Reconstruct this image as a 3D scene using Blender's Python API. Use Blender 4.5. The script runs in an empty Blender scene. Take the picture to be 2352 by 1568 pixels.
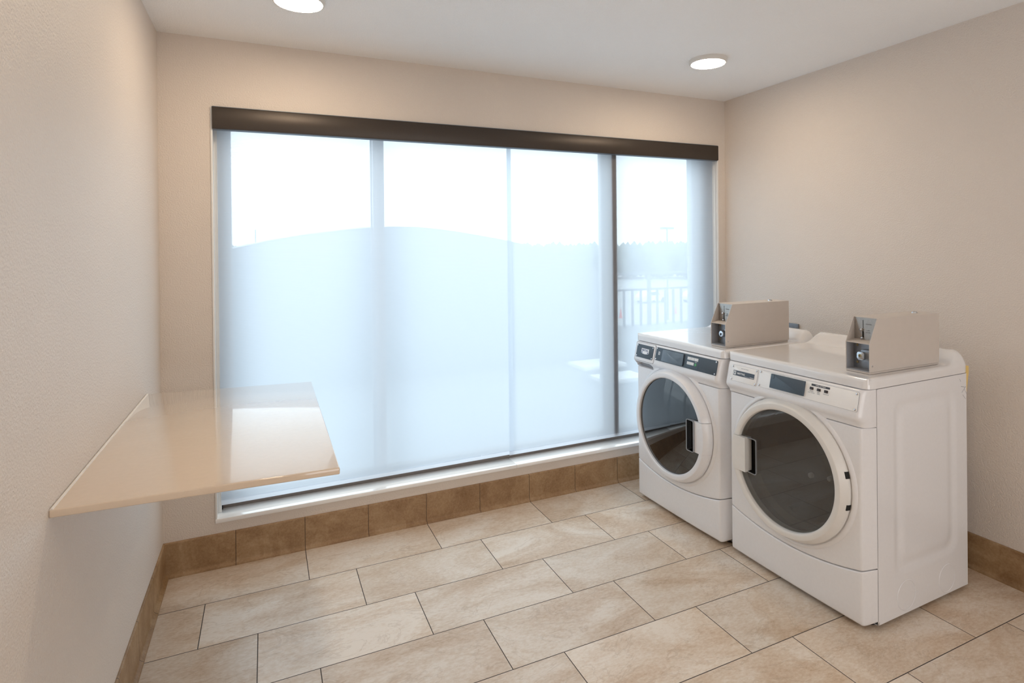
import bpy, bmesh, math, random
from mathutils import Vector, Matrix

# ------------------------------------------------------------------ camera, world, exposure
scene = bpy.context.scene
COL = scene.collection
F_PX, YAW, PITCH, ROLL = 1328.886, 0.439619, -0.003837, -0.010433
CAM = Vector((0.42825, -3.08713, 1.46980))
U0, V0 = 1233.775, 578.438

cam_data = bpy.data.cameras.new('camera')
cam = bpy.data.objects.new('camera', cam_data)
COL.objects.link(cam)
scene.camera = cam
cam_data.sensor_width = 36.0
cam_data.sensor_fit = 'HORIZONTAL'
cam_data.lens = F_PX / 2352.0 * 36.0
cam_data.shift_x = (1176.0 - U0) / 2352.0
cam_data.shift_y = (V0 - 784.0) / 2352.0
cam_data.clip_start = 0.05
cam_data.clip_end = 600
_f = Vector((math.sin(YAW) * math.cos(PITCH), math.cos(YAW) * math.cos(PITCH), math.sin(PITCH)))
_r = Vector((math.cos(YAW), -math.sin(YAW), 0))
_u = _r.cross(_f)
_r2 = math.cos(ROLL) * _r + math.sin(ROLL) * _u
_u2 = -math.sin(ROLL) * _r + math.cos(ROLL) * _u
M = Matrix((_r2, _u2, -_f)).transposed().to_4x4()
M.translation = CAM
cam.matrix_world = M

SKY = 2.2
LAMP = 40.0
EXPOSURE = 0.92
LAMP_RGB = (1.0, 0.80, 0.58)
SKY_RGB = (0.83, 0.915, 1.0)

scene.view_settings.view_transform = 'Standard'
scene.view_settings.look = 'None'
scene.view_settings.gamma = 1.0
scene.view_settings.exposure = EXPOSURE
scene.view_settings.use_curve_mapping = False
scene.render.film_transparent = False
try:
    cy = scene.cycles
    cy.use_denoising = True
    cy.max_bounces = 10
    cy.diffuse_bounces = 6
    cy.glossy_bounces = 4
    cy.transmission_bounces = 6
    cy.transparent_max_bounces = 16
    cy.sample_clamp_indirect = 6.0
    cy.caustics_reflective = False
    cy.caustics_refractive = False
except Exception:
    pass

# added soft fill light behind the camera, no real source there; brightens the room
fill_l = bpy.data.lights.new('fill_light', 'AREA')
fill_l.shape = 'RECTANGLE'
fill_l.size, fill_l.size_y = 1.8, 2.1
fill_l.energy = 15
fill_l.color = (0.96, 0.98, 1.0)
fill_o = bpy.data.objects.new('fill_light', fill_l)
COL.objects.link(fill_o)
fill_o.location = (1.9, -4.28, 1.25)
fill_o.rotation_euler = (math.radians(97), 0, 0)

world = bpy.data.worlds.new('overcast_sky')
scene.world = world
world.use_nodes = True
wn = world.node_tree.nodes
wl = world.node_tree.links
wn.clear()
w_out = wn.new('ShaderNodeOutputWorld')
w_bg = wn.new('ShaderNodeBackground')
w_tc = wn.new('ShaderNodeTexCoord')
w_map = wn.new('ShaderNodeMapping')
w_map.inputs['Scale'].default_value = (1.5, 1.5, 5)
w_no = wn.new('ShaderNodeTexNoise')
w_no.inputs['Scale'].default_value = 2.2
w_no.inputs['Detail'].default_value = 5
w_cr = wn.new('ShaderNodeValToRGB')
w_cr.color_ramp.elements[0].position = 0.3
w_cr.color_ramp.elements[0].color = (SKY_RGB[0] * 0.90, SKY_RGB[1] * 0.92, SKY_RGB[2] * 0.94, 1)
w_cr.color_ramp.elements[1].position = 0.7
w_cr.color_ramp.elements[1].color = (*SKY_RGB, 1)
wl.new(w_tc.outputs['Generated'], w_map.inputs['Vector'])
wl.new(w_map.outputs['Vector'], w_no.inputs['Vector'])
wl.new(w_no.outputs['Fac'], w_cr.inputs['Fac'])
wl.new(w_cr.outputs['Color'], w_bg.inputs['Color'])
w_bg.inputs['Strength'].default_value = SKY
wl.new(w_bg.outputs['Background'], w_out.inputs['Surface'])

# ------------------------------------------------------------------ dimensions
T = 0.3048
W = 3.3326                       # room width
BACK = -4.35                     # wall behind the camera
XJ, RS, Y1 = 0.2880, 0.20205, 0.30058


def ceil_z(x, y):
    return 2.473 + 0.0048 * x - 0.0035 * y


# ------------------------------------------------------------------ material helpers
def new_mat(name):
    m = bpy.data.materials.new(name)
    m.use_nodes = True
    nt = m.node_tree
    return m, nt, nt.nodes['Principled BSDF']


def setp(b, **kw):
    al = {'color': 'Base Color', 'rough': 'Roughness', 'metal': 'Metallic', 'ior': 'IOR',
          'coat': 'Coat Weight', 'coat_rough': 'Coat Roughness', 'spec': 'Specular IOR Level',
          'emis': 'Emission Color', 'emis_s': 'Emission Strength', 'alpha': 'Alpha', 'trans': 'Transmission Weight'}
    for k, v in kw.items():
        if k in ('color', 'emis') and len(v) == 3:
            v = (*v, 1)
        b.inputs[al[k]].default_value = v


def simple(name, color, rough=0.5, metal=0.0, var=0.03, scale=30, bump=0.0, bump_scale=200, **kw):
    """procedural material: base colour slightly varied by noise, optional fine bump"""
    m, nt, b = new_mat(name)
    N, L = nt.nodes, nt.links
    setp(b, color=color, rough=rough, metal=metal, **kw)
    tc = N.new('ShaderNodeTexCoord')
    no = N.new('ShaderNodeTexNoise')
    no.inputs['Scale'].default_value = scale
    no.inputs['Detail'].default_value = 4
    L.new(tc.outputs['Object'], no.inputs['Vector'])
    cr = N.new('ShaderNodeValToRGB')
    cr.color_ramp.elements[0].position = 0.3
    cr.color_ramp.elements[1].position = 0.7
    cr.color_ramp.elements[0].color = (*[c * (1 - var) for c in color], 1)
    cr.color_ramp.elements[1].color = (*[min(1, c * (1 + var)) for c in color], 1)
    L.new(no.outputs['Fac'], cr.inputs['Fac'])
    L.new(cr.outputs['Color'], b.inputs['Base Color'])
    if bump > 0:
        n2 = N.new('ShaderNodeTexNoise')
        n2.inputs['Scale'].default_value = bump_scale
        n2.inputs['Detail'].default_value = 3
        L.new(tc.outputs['Object'], n2.inputs['Vector'])
        bp = N.new('ShaderNodeBump')
        bp.inputs['Strength'].default_value = 1.0
        bp.inputs['Distance'].default_value = bump
        L.new(n2.outputs['Fac'], bp.inputs['Height'])
        L.new(bp.outputs['Normal'], b.inputs['Normal'])
    return m


def nmath(nt, op, a, b=None, c=None):
    n = nt.nodes.new('ShaderNodeMath')
    n.operation = op
    for i, v in enumerate((a, b, c)):
        if v is None:
            continue
        if isinstance(v, (int, float)):
            n.inputs[i].default_value = v
        else:
            nt.links.new(v, n.inputs[i])
    return n.outputs[0]


def stone_colour(nt, vec, ramp, s1=3.0, s2=24.0):
    """weathered stone look: broad clouds + streaks + fine grain, returns colour socket and height socket"""
    N, L = nt.nodes, nt.links
    n1 = N.new('ShaderNodeTexNoise')
    n1.inputs['Scale'].default_value = s1
    n1.inputs['Detail'].default_value = 7
    n1.inputs['Roughness'].default_value = 0.62
    n1.inputs['Distortion'].default_value = 1.1
    L.new(vec, n1.inputs['Vector'])
    n2 = N.new('ShaderNodeTexNoise')
    n2.inputs['Scale'].default_value = s2
    n2.inputs['Detail'].default_value = 6
    n2.inputs['Roughness'].default_value = 0.7
    L.new(vec, n2.inputs['Vector'])
    mix = nmath(nt, 'ADD', nmath(nt, 'MULTIPLY', n1.outputs['Fac'], 0.64), nmath(nt, 'MULTIPLY', n2.outputs['Fac'], 0.36))
    cr = N.new('ShaderNodeValToRGB')
    els = cr.color_ramp.elements
    els[0].position, els[0].color = ramp[0][0], (*ramp[0][1], 1)
    els[1].position, els[1].color = ramp[-1][0], (*ramp[-1][1], 1)
    for p, c in ramp[1:-1]:
        e = els.new(p)
        e.color = (*c, 1)
    L.new(mix, cr.inputs['Fac'])
    return cr.outputs['Color'], mix


def floor_material():
    m, nt, b = new_mat('floor_tile')
    N, L = nt.nodes, nt.links
    tc = N.new('ShaderNodeTexCoord')
    sp = N.new('ShaderNodeSeparateXYZ')
    L.new(tc.outputs['Object'], sp.inputs[0])
    x, y = sp.outputs[0], sp.outputs[1]
    v = nmath(nt, 'ADD', nmath(nt, 'DIVIDE', nmath(nt, 'SUBTRACT', nmath(nt, 'MULTIPLY', y, -1.0), Y1), T), 1.0)
    k = nmath(nt, 'FLOOR', v)
    fv = nmath(nt, 'FRACT', v)
    ux = nmath(nt, 'DIVIDE', nmath(nt, 'SUBTRACT', nmath(nt, 'SUBTRACT', x, XJ + T), nmath(nt, 'MULTIPLY', k, RS)), 2 * T)
    ku = nmath(nt, 'FLOOR', ux)
    fu = nmath(nt, 'FRACT', ux)
    dv = nmath(nt, 'MULTIPLY', nmath(nt, 'MINIMUM', fv, nmath(nt, 'SUBTRACT', 1.0, fv)), T)
    du = nmath(nt, 'MULTIPLY', nmath(nt, 'MINIMUM', fu, nmath(nt, 'SUBTRACT', 1.0, fu)), 2 * T)
    d = nmath(nt, 'MINIMUM', dv, du)
    mr = N.new('ShaderNodeMapRange')
    mr.interpolation_type = 'SMOOTHSTEP'
    mr.inputs['From Min'].default_value = 0.0011
    mr.inputs['From Max'].default_value = 0.0019
    L.new(d, mr.inputs['Value'])
    cb = N.new('ShaderNodeCombineXYZ')
    L.new(ku, cb.inputs[0])
    L.new(k, cb.inputs[1])
    wn_ = N.new('ShaderNodeTexWhiteNoise')
    wn_.noise_dimensions = '3D'
    L.new(cb.outputs[0], wn_.inputs['Vector'])
    # offset the stone pattern tile by tile
    vm = N.new('ShaderNodeVectorMath')
    vm.operation = 'MULTIPLY_ADD'
    L.new(wn_.outputs['Color'], vm.inputs[0])
    vm.inputs[1].default_value = (9, 9, 9)
    mp = N.new('ShaderNodeMapping')
    mp.inputs['Scale'].default_value = (0.75, 1.5, 1)
    L.new(tc.outputs['Object'], mp.inputs['Vector'])
    L.new(mp.outputs[0], vm.inputs[2])
    col, h = stone_colour(nt, vm.outputs[0], [(0.33, (0.45, 0.31, 0.195)), (0.42, (0.585, 0.445, 0.32)),
                                              (0.50, (0.665, 0.55, 0.435)), (0.60, (0.76, 0.68, 0.59))], 2.4, 70)
    # hairline brown veins
    nv = N.new('ShaderNodeTexNoise')
    nv.inputs['Scale'].default_value = 2.2
    nv.inputs['Detail'].default_value = 8
    nv.inputs['Roughness'].default_value = 0.6
    nv.inputs['Distortion'].default_value = 2.0
    L.new(vm.outputs[0], nv.inputs['Vector'])
    vein = nmath(nt, 'ABSOLUTE', nmath(nt, 'SUBTRACT', nv.outputs['Fac'], 0.5))
    mv = N.new('ShaderNodeMapRange')
    mv.inputs['From Min'].default_value = 0.0
    mv.inputs['From Max'].default_value = 0.012
    mv.inputs['To Min'].default_value = 0.26
    mv.inputs['To Max'].default_value = 0.0
    L.new(vein, mv.inputs['Value'])
    mx1 = N.new('ShaderNodeMix')
    mx1.data_type = 'RGBA'
    L.new(mv.outputs[0], mx1.inputs[0])
    L.new(col, mx1.inputs[6])
    mx1.inputs[7].default_value = (0.33, 0.22, 0.13, 1)
    hs = N.new('ShaderNodeHueSaturation')
    L.new(mx1.outputs[2], hs.inputs['Color'])
    L.new(nmath(nt, 'ADD', 0.93, nmath(nt, 'MULTIPLY', wn_.outputs['Value'], 0.14)), hs.inputs['Value'])
    mx = N.new('ShaderNodeMix')
    mx.data_type = 'RGBA'
    L.new(mr.outputs[0], mx.inputs[0])
    mx.inputs[6].default_value = (0.055, 0.045, 0.04, 1)
    L.new(hs.outputs[0], mx.inputs[7])
    L.new(mx.outputs[2], b.inputs['Base Color'])
    rr = N.new('ShaderNodeMapRange')
    rr.inputs['To Min'].default_value = 0.8
    rr.inputs['To Max'].default_value = 0.36
    L.new(mr.outputs[0], rr.inputs['Value'])
    L.new(rr.outputs[0], b.inputs['Roughness'])
    bp = N.new('ShaderNodeBump')
    bp.inputs['Distance'].default_value = 0.0012
    L.new(nmath(nt, 'ADD', mr.outputs[0], nmath(nt, 'MULTIPLY', h, 0.5)), bp.inputs['Height'])
    L.new(bp.outputs['Normal'], b.inputs['Normal'])
    return m


def base_material(name, axis, off):
    """brown skirting tile, joints every T along the given axis"""
    m, nt, b = new_mat(name)
    N, L = nt.nodes, nt.links
    tc = N.new('ShaderNodeTexCoord')
    sp = N.new('ShaderNodeSeparateXYZ')
    L.new(tc.outputs['Object'], sp.inputs[0])
    v = nmath(nt, 'DIVIDE', nmath(nt, 'SUBTRACT', sp.outputs[axis], off), T)
    k = nmath(nt, 'FLOOR', v)
    f = nmath(nt, 'FRACT', v)
    d = nmath(nt, 'MULTIPLY', nmath(nt, 'MINIMUM', f, nmath(nt, 'SUBTRACT', 1.0, f)), T)
    mr = N.new('ShaderNodeMapRange')
    mr.inputs['From Min'].default_value = 0.0008
    mr.inputs['From Max'].default_value = 0.0016
    L.new(d, mr.inputs['Value'])
    cb = N.new('ShaderNodeCombineXYZ')
    L.new(k, cb.inputs[0])
    wn_ = N.new('ShaderNodeTexWhiteNoise')
    L.new(cb.outputs[0], wn_.inputs['Vector'])
    vm = N.new('ShaderNodeVectorMath')
    vm.operation = 'MULTIPLY_ADD'
    L.new(wn_.outputs['Color'], vm.inputs[0])
    vm.inputs[1].default_value = (7, 7, 7)
    L.new(tc.outputs['Object'], vm.inputs[2])
    col, h = stone_colour(nt, vm.outputs[0], [(0.34, (0.20, 0.105, 0.040)), (0.46, (0.28, 0.165, 0.078)),
                                              (0.54, (0.34, 0.215, 0.11)), (0.68, (0.44, 0.31, 0.185))], 5, 85)
    mx = N.new('ShaderNodeMix')
    mx.data_type = 'RGBA'
    L.new(mr.outputs[0], mx.inputs[0])
    mx.inputs[6].default_value = (0.07, 0.04, 0.025, 1)
    L.new(col, mx.inputs[7])
    L.new(mx.outputs[2], b.inputs['Base Color'])
    b.inputs['Roughness'].default_value = 0.45
    bp = N.new('ShaderNodeBump')
    bp.inputs['Distance'].default_value = 0.0014
    L.new(nmath(nt, 'ADD', mr.outputs[0], h), bp.inputs['Height'])
    L.new(bp.outputs['Normal'], b.inputs['Normal'])
    return m


def wall_material(name, color):
    m, nt, b = new_mat(name)
    N, L = nt.nodes, nt.links
    tc = N.new('ShaderNodeTexCoord')
    n1 = N.new('ShaderNodeTexNoise')
    n1.inputs['Scale'].default_value = 170
    n1.inputs['Detail'].default_value = 3
    L.new(tc.outputs['Object'], n1.inputs['Vector'])
    n2 = N.new('ShaderNodeTexNoise')
    n2.inputs['Scale'].default_value = 1.3
    L.new(tc.outputs['Object'], n2.inputs['Vector'])
    cr = N.new('ShaderNodeValToRGB')
    cr.color_ramp.elements[0].position = 0.3
    cr.color_ramp.elements[1].position = 0.7
    cr.color_ramp.elements[0].color = (*[c * 0.98 for c in color], 1)
    cr.color_ramp.elements[1].color = (*[c * 1.02 for c in color], 1)
    L.new(n2.outputs['Fac'], cr.inputs['Fac'])
    L.new(cr.outputs['Color'], b.inputs['Base Color'])
    b.inputs['Roughness'].default_value = 0.5
    bp = N.new('ShaderNodeBump')
    bp.inputs['Distance'].default_value = 0.0028
    bp.inputs['Strength'].default_value = 1.0
    L.new(n1.outputs['Fac'], bp.inputs['Height'])
    L.new(bp.outputs['Normal'], b.inputs['Normal'])
    return m


def shade_material():
    """woven light-filtering roller shade: see-through weave + back-lit translucent yarn, fine horizontal ribs"""
    m = bpy.data.materials.new('shade_fabric')
    m.use_nodes = True
    nt = m.node_tree
    N, L = nt.nodes, nt.links
    N.clear()
    out = N.new('ShaderNodeOutputMaterial')
    tr = N.new('ShaderNodeBsdfTransparent')
    tl = N.new('ShaderNodeBsdfTranslucent')
    df = N.new('ShaderNodeBsdfDiffuse')
    tl.inputs['Color'].default_value = (0.70, 0.74, 0.80, 1)
    df.inputs['Color'].default_value = (0.62, 0.63, 0.68, 1)
    tc = N.new('ShaderNodeTexCoord')
    sp = N.new('ShaderNodeSeparateXYZ')
    L.new(tc.outputs['Object'], sp.inputs[0])
    s = nmath(nt, 'SINE', nmath(nt, 'MULTIPLY', sp.outputs[2], 2 * math.pi / 0.0076))
    frac = nmath(nt, 'ADD', 0.185, nmath(nt, 'MULTIPLY', s, 0.03))
    yarn = N.new('ShaderNodeMixShader')
    yarn.inputs[0].default_value = 0.12
    L.new(tl.outputs[0], yarn.inputs[1])
    L.new(df.outputs[0], yarn.inputs[2])
    mix = N.new('ShaderNodeMixShader')
    L.new(frac, mix.inputs[0])
    L.new(yarn.outputs[0], mix.inputs[1])
    L.new(tr.outputs[0], mix.inputs[2])
    L.new(mix.outputs[0], out.inputs['Surface'])
    return m


def glass_material(name, tint=(0.93, 0.96, 0.95), ior=1.5, rough=0.0):
    m = bpy.data.materials.new(name)
    m.use_nodes = True
    nt = m.node_tree
    N, L = nt.nodes, nt.links
    N.clear()
    out = N.new('ShaderNodeOutputMaterial')
    tr = N.new('ShaderNodeBsdfTransparent')
    tr.inputs['Color'].default_value = (*tint, 1)
    gl = N.new('ShaderNodeBsdfGlossy')
    gl.inputs['Roughness'].default_value = rough
    fr = N.new('ShaderNodeFresnel')
    fr.inputs['IOR'].default_value = ior
    mix = N.new('ShaderNodeMixShader')
    ge = N.new('ShaderNodeNewGeometry')
    fac = nmath(nt, 'MULTIPLY', fr.outputs[0], nmath(nt, 'SUBTRACT', 1.0, ge.outputs['Backfacing']))
    L.new(fac, mix.inputs[0])
    L.new(tr.outputs[0], mix.inputs[1])
    L.new(gl.outputs[0], mix.inputs[2])
    L.new(mix.outputs[0], out.inputs['Surface'])
    return m


def smoked_glass(name, tint, grey, share, ior):
    m = glass_material(name, tint, ior)
    nt = m.node_tree
    N, L = nt.nodes, nt.links
    out = [n for n in N if n.type == 'OUTPUT_MATERIAL'][0]
    old = out.inputs['Surface'].links[0].from_socket
    df = N.new('ShaderNodeBsdfDiffuse')
    df.inputs['Color'].default_value = (*grey, 1)
    mx = N.new('ShaderNodeMixShader')
    mx.inputs[0].default_value = share
    L.new(old, mx.inputs[1])
    L.new(df.outputs[0], mx.inputs[2])
    L.new(mx.outputs[0], out.inputs['Surface'])
    return m


def lamp_material():
    m, nt, b = new_mat('lamp_diffuser')
    setp(b, color=(0.9, 0.9, 0.88), rough=0.5, emis=LAMP_RGB, emis_s=LAMP)
    return m


MAT = {}
MAT['floor'] = floor_material()
MAT['base_x'] = base_material('skirting_tile_window_wall', 0, XJ)
MAT['base_y'] = base_material('skirting_tile_side_walls', 1, -Y1)
MAT['wall'] = wall_material('wall_paint', (0.70, 0.63, 0.57))
MAT['ceiling'] = wall_material('ceiling_paint', (0.90, 0.90, 0.90))
MAT['white_trim'] = simple('white_trim', (0.78, 0.78, 0.77), 0.3, var=0.01, coat=0.3)
MAT['sill'] = simple('glossy_sill', (0.90, 0.90, 0.90), 0.12, var=0.01, coat=0.6)
MAT['bronze'] = simple('bronze_valance', (0.052, 0.040, 0.032), 0.42, metal=0.35, var=0.06, scale=300)
MAT['frame'] = simple('window_frame_metal', (0.62, 0.65, 0.70), 0.5, var=0.03)
MAT['rail_brown'] = simple('brown_bottom_rail', (0.20, 0.17, 0.15), 0.5)
MAT['black'] = simple('black_gasket', (0.012, 0.012, 0.013), 0.6, var=0.1)
MAT['shade'] = shade_material()
m_, nt_, b_ = new_mat('hem_bar')
tl_ = nt_.nodes.new('ShaderNodeBsdfTranslucent')
tl_.inputs['Color'].default_value = (0.9, 0.93, 0.97, 1)
b_.inputs['Base Color'].default_value = (0.8, 0.8, 0.83, 1)
mx_ = nt_.nodes.new('ShaderNodeMixShader')
mx_.inputs[0].default_value = 0.8
nt_.links.new(b_.outputs[0], mx_.inputs[1])
nt_.links.new(tl_.outputs[0], mx_.inputs[2])
nt_.links.new(mx_.outputs[0], nt_.nodes['Material Output'].inputs['Surface'])
MAT['hem'] = m_
MAT['glass'] = glass_material('window_glass')
MAT['counter'] = simple('cream_countertop', (0.72, 0.60, 0.48), 0.10, var=0.015, scale=60, coat=1.0, coat_rough=0.012)
MAT['caulk'] = simple('caulk', (0.75, 0.71, 0.66), 0.6)
MAT['enamel'] = simple('white_enamel', (0.80, 0.805, 0.83), 0.28, var=0.012, scale=80, coat=0.35, coat_rough=0.08)
MAT['enamel_top'] = simple('glossy_enamel_top', (0.80, 0.80, 0.815), 0.12, var=0.01, coat=1.0, coat_rough=0.015)
MAT['plastic'] = simple('cream_plastic', (0.75, 0.735, 0.71), 0.35, var=0.015)
MAT['panel_dark'] = simple('slate_panel', (0.052, 0.075, 0.100), 0.38, var=0.05, scale=400)
MAT['display'] = simple('display_cover', (0.060, 0.090, 0.125), 0.42, var=0.05, scale=200)
MAT['display_gloss'] = simple('glossy_display', (0.045, 0.065, 0.09), 0.05, var=0.05, coat=1.0, coat_rough=0.02)
MAT['plate_white'] = simple('white_overlay', (0.90, 0.915, 0.93), 0.40, var=0.01)
MAT['button'] = simple('dark_button', (0.035, 0.028, 0.030), 0.35)
MAT['button_white'] = simple('white_key', (0.75, 0.78, 0.80), 0.4)
MAT['green'] = simple('green_key', (0.08, 0.36, 0.15), 0.4)
MAT['ink'] = simple('dark_ink', (0.05, 0.06, 0.08), 0.6)
MAT['ink_pale'] = simple('pale_ink', (0.30, 0.36, 0.42), 0.6)
MAT['ink_white'] = simple('white_ink', (0.85, 0.87, 0.90), 0.5)
MAT['navy'] = simple('navy_ink', (0.035, 0.075, 0.22), 0.5)
MAT['badge_dark'] = simple('badge_dark', (0.050, 0.070, 0.100), 0.4)
MAT['chrome'] = simple('chrome', (0.62, 0.64, 0.67), 0.2, metal=1.0, var=0.02)
MAT['steel'] = simple('brushed_steel', (0.44, 0.41, 0.38), 0.36, metal=0.9, var=0.06, scale=160)
MAT['steel_dark'] = simple('galvanised_steel', (0.30, 0.32, 0.35), 0.4, metal=0.8, var=0.1, scale=60)
MAT['brass'] = simple('worn_brass', (0.45, 0.36, 0.20), 0.35, metal=0.9)
MAT['box_paint'] = simple('beige_box_paint', (0.60, 0.545, 0.50), 0.42, var=0.015, bump=0.0002, bump_scale=500)
MAT['box_inner'] = simple('grey_box_inside', (0.36, 0.37, 0.40), 0.5, var=0.05, scale=60)
MAT['slot_black'] = simple('slot_black', (0.006, 0.006, 0.006), 0.7)
MAT['drum'] = simple('drum_steel', (0.16, 0.15, 0.135), 0.35, metal=0.55, var=0.08, scale=20)
MAT['drum_dark'] = simple('drum_cavity', (0.05, 0.048, 0.044), 0.5, var=0.1, scale=20)
MAT['dryer_glass'] = smoked_glass('dryer_door_glass', (0.72, 0.72, 0.71), (0.16, 0.155, 0.15), 0.2, 1.85)
MAT['bowl_glass'] = glass_material('door_bowl_glass', (0.85, 0.86, 0.84), 1.5)
MAT['washer_glass'] = simple('washer_door_glass', (0.006, 0.008, 0.010), 0.015, var=0.05, ior=1.8)
MAT['rim_clear'] = simple('clear_rim', (0.30, 0.32, 0.35), 0.15, var=0.03)
MAT['yellow'] = simple('yellow_plastic', (0.80, 0.58, 0.20), 0.5)
MAT['plate_grey'] = simple('grey_wall_plate', (0.20, 0.23, 0.27), 0.4, metal=0.3)
MAT['lamp_body'] = simple('lamp_ring', (0.72, 0.70, 0.67), 0.5, var=0.01)
MAT['lamp'] = lamp_material()
MAT['chain'] = simple('bead_chain', (0.55, 0.56, 0.60), 0.3, metal=0.6)
MAT['terrace'] = simple('terrace_paving', (0.20, 0.21, 0.22), 0.8, var=0.08, scale=2)
MAT['ground'] = simple('wet_asphalt', (0.34, 0.36, 0.37), 0.7, var=0.1, scale=0.15)
MAT['roof'] = simple('arched_roof_metal', (0.17, 0.185, 0.205), 0.7, var=0.03, scale=1)
MAT['flashing'] = simple('pale_flashing', (0.7, 0.72, 0.75), 0.5)
MAT['trees'] = simple('distant_foliage', (0.16, 0.20, 0.17), 0.9, var=0.3, scale=0.6)
MAT['rail'] = simple('railing_paint', (0.10, 0.12, 0.15), 0.5)
MAT['car_white'] = simple('white_car_paint', (0.75, 0.76, 0.78), 0.3)
MAT['car_grey'] = simple('grey_car_paint', (0.25, 0.28, 0.32), 0.3)
MAT['tyre'] = simple('tyre', (0.02, 0.02, 0.02), 0.8)
MAT['red'] = simple('red_cone', (0.65, 0.06, 0.04), 0.6)
MAT['paver'] = simple('pale_paver', (0.80, 0.81, 0.82), 0.7)
MAT['drop'] = simple('rain_drop', (0.90, 0.95, 1.0), 0.2, trans=0.6)


# ------------------------------------------------------------------ mesh helpers
def finish(bm, name, mat, parent=None, smooth=True, angle=38):
    bmesh.ops.remove_doubles(bm, verts=bm.verts, dist=1e-6)
    bmesh.ops.recalc_face_normals(bm, faces=bm.faces)
    lim = math.radians(angle)
    for f in bm.faces:
        f.smooth = smooth
    for e in bm.edges:
        if len(e.link_faces) == 2 and e.calc_face_angle(0.0) > lim:
            e.smooth = False
    me = bpy.data.meshes.new(name)
    bm.to_mesh(me)
    bm.free()
    mats = mat if isinstance(mat, (list, tuple)) else [mat]
    for x in mats:
        me.materials.append(x)
    o = bpy.data.objects.new(name, me)
    COL.objects.link(o)
    if parent is not None:
        o.parent = parent
    return o


def thing(name, label, cat, loc=(0, 0, 0), rz=0.0, group=None):
    o = bpy.data.objects.new(name, None)
    COL.objects.link(o)
    o.location = loc
    o.rotation_euler = (0, 0, rz)
    o.empty_display_size = 0.1
    o['label'] = label
    o['category'] = cat
    if group:
        o['group'] = group
    return o


def tag(o, label, cat, group=None, kind=None):
    if label:
        o['label'] = label
    if cat:
        o['category'] = cat
    if group:
        o['group'] = group
    if kind:
        o['kind'] = kind
    return o


def struct(o):
    o['kind'] = 'structure'
    return o


def box(bm, x0, x1, y0, y1, z0, z1, bevel=0.0, seg=2):
    vs = [bm.verts.new((x, y, z)) for x in (x0, x1) for y in (y0, y1) for z in (z0, z1)]
    idx = [(0, 1, 3, 2), (4, 6, 7, 5), (0, 4, 5, 1), (2, 3, 7, 6), (0, 2, 6, 4), (1, 5, 7, 3)]
    fs = [bm.faces.new([vs[i] for i in q]) for q in idx]
    if bevel > 0:
        es = list({e for f in fs for e in f.edges})
        bmesh.ops.bevel(bm, geom=es, offset=bevel, segments=seg, affect='EDGES', profile=0.5)
    return fs


def prism(bm, pts, fn, d0, d1, bevel=0.0):
    """polygon pts (s,t) extruded from d0 to d1; fn(s,t,d)->xyz"""
    a = [bm.verts.new(fn(s, t, d0)) for s, t in pts]
    b = [bm.verts.new(fn(s, t, d1)) for s, t in pts]
    n = len(pts)
    f0 = bm.faces.new(a)
    f1 = bm.faces.new(b[::-1])
    for i in range(n):
        bm.faces.new((a[i], b[i], b[(i + 1) % n], a[(i + 1) % n]))
    if bevel > 0:
        bmesh.ops.bevel(bm, geom=list(f1.edges), offset=bevel, segments=2, affect='EDGES', profile=0.5)


def rrect(s0, s1, t0, t1, r, n=5):
    out = []
    for cx, cy, a0 in ((s1 - r, t1 - r, 0), (s0 + r, t1 - r, 90), (s0 + r, t0 + r, 180), (s1 - r, t0 + r, 270)):
        for i in range(n + 1):
            a = math.radians(a0 + 90 * i / n)
            out.append((cx + r * math.cos(a), cy + r * math.sin(a)))
    return out


def lathe(bm, prof, c, axis='x', seg=96, close=False):
    """prof: (r, h) pairs; axis x: h along x, circle in yz; axis z: h along z"""
    rings = []
    for r, h in prof:
        ring = []
        if r < 1e-6:
            p = (c[0] + h, c[1], c[2]) if axis == 'x' else (c[0], c[1], c[2] + h)
            ring = [bm.verts.new(p)]
        else:
            for i in range(seg):
                a = 2 * math.pi * i / seg
                if axis == 'x':
                    p = (c[0] + h, c[1] + r * math.cos(a), c[2] + r * math.sin(a))
                else:
                    p = (c[0] + r * math.cos(a), c[1] + r * math.sin(a), c[2] + h)
                ring.append(bm.verts.new(p))
        rings.append(ring)
    pairs = list(zip(rings[:-1], rings[1:]))
    if close:
        pairs.append((rings[-1], rings[0]))
    for A, B in pairs:
        if len(A) == 1 and len(B) == 1:
            continue
        for i in range(seg):
            j = (i + 1) % seg
            if len(A) == 1:
                bm.faces.new((A[0], B[i], B[j]))
            elif len(B) == 1:
                bm.faces.new((A[i], A[j], B[0]))
            else:
                bm.faces.new((A[i], A[j], B[j], B[i]))


def loft(bm, rows, close_u=False, cap=False):
    V = [[bm.verts.new(p) for p in r] for r in rows]
    n = len(V[0])
    for A, B in zip(V[:-1], V[1:]):
        for i in range(n if close_u else n - 1):
            j = (i + 1) % n
            bm.faces.new((A[i], A[j], B[j], B[i]))
    if cap:
        bm.faces.new(V[0])
        bm.faces.new(V[-1][::-1])
    return V


def tube(bm, pts, r, seg=10, cap=True):
    pts = [Vector(p) for p in pts]
    rings = []
    for i, p in enumerate(pts):
        d = (pts[min(i + 1, len(pts) - 1)] - pts[max(i - 1, 0)]).normalized()
        up = Vector((0, 0, 1)) if abs(d.z) < 0.9 else Vector((1, 0, 0))
        s = d.cross(up).normalized()
        t = s.cross(d).normalized()
        rings.append([p + (s * math.cos(2 * math.pi * k / seg) + t * math.sin(2 * math.pi * k / seg)) * r for k in range(seg)])
    loft(bm, rings, close_u=True, cap=cap)


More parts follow.
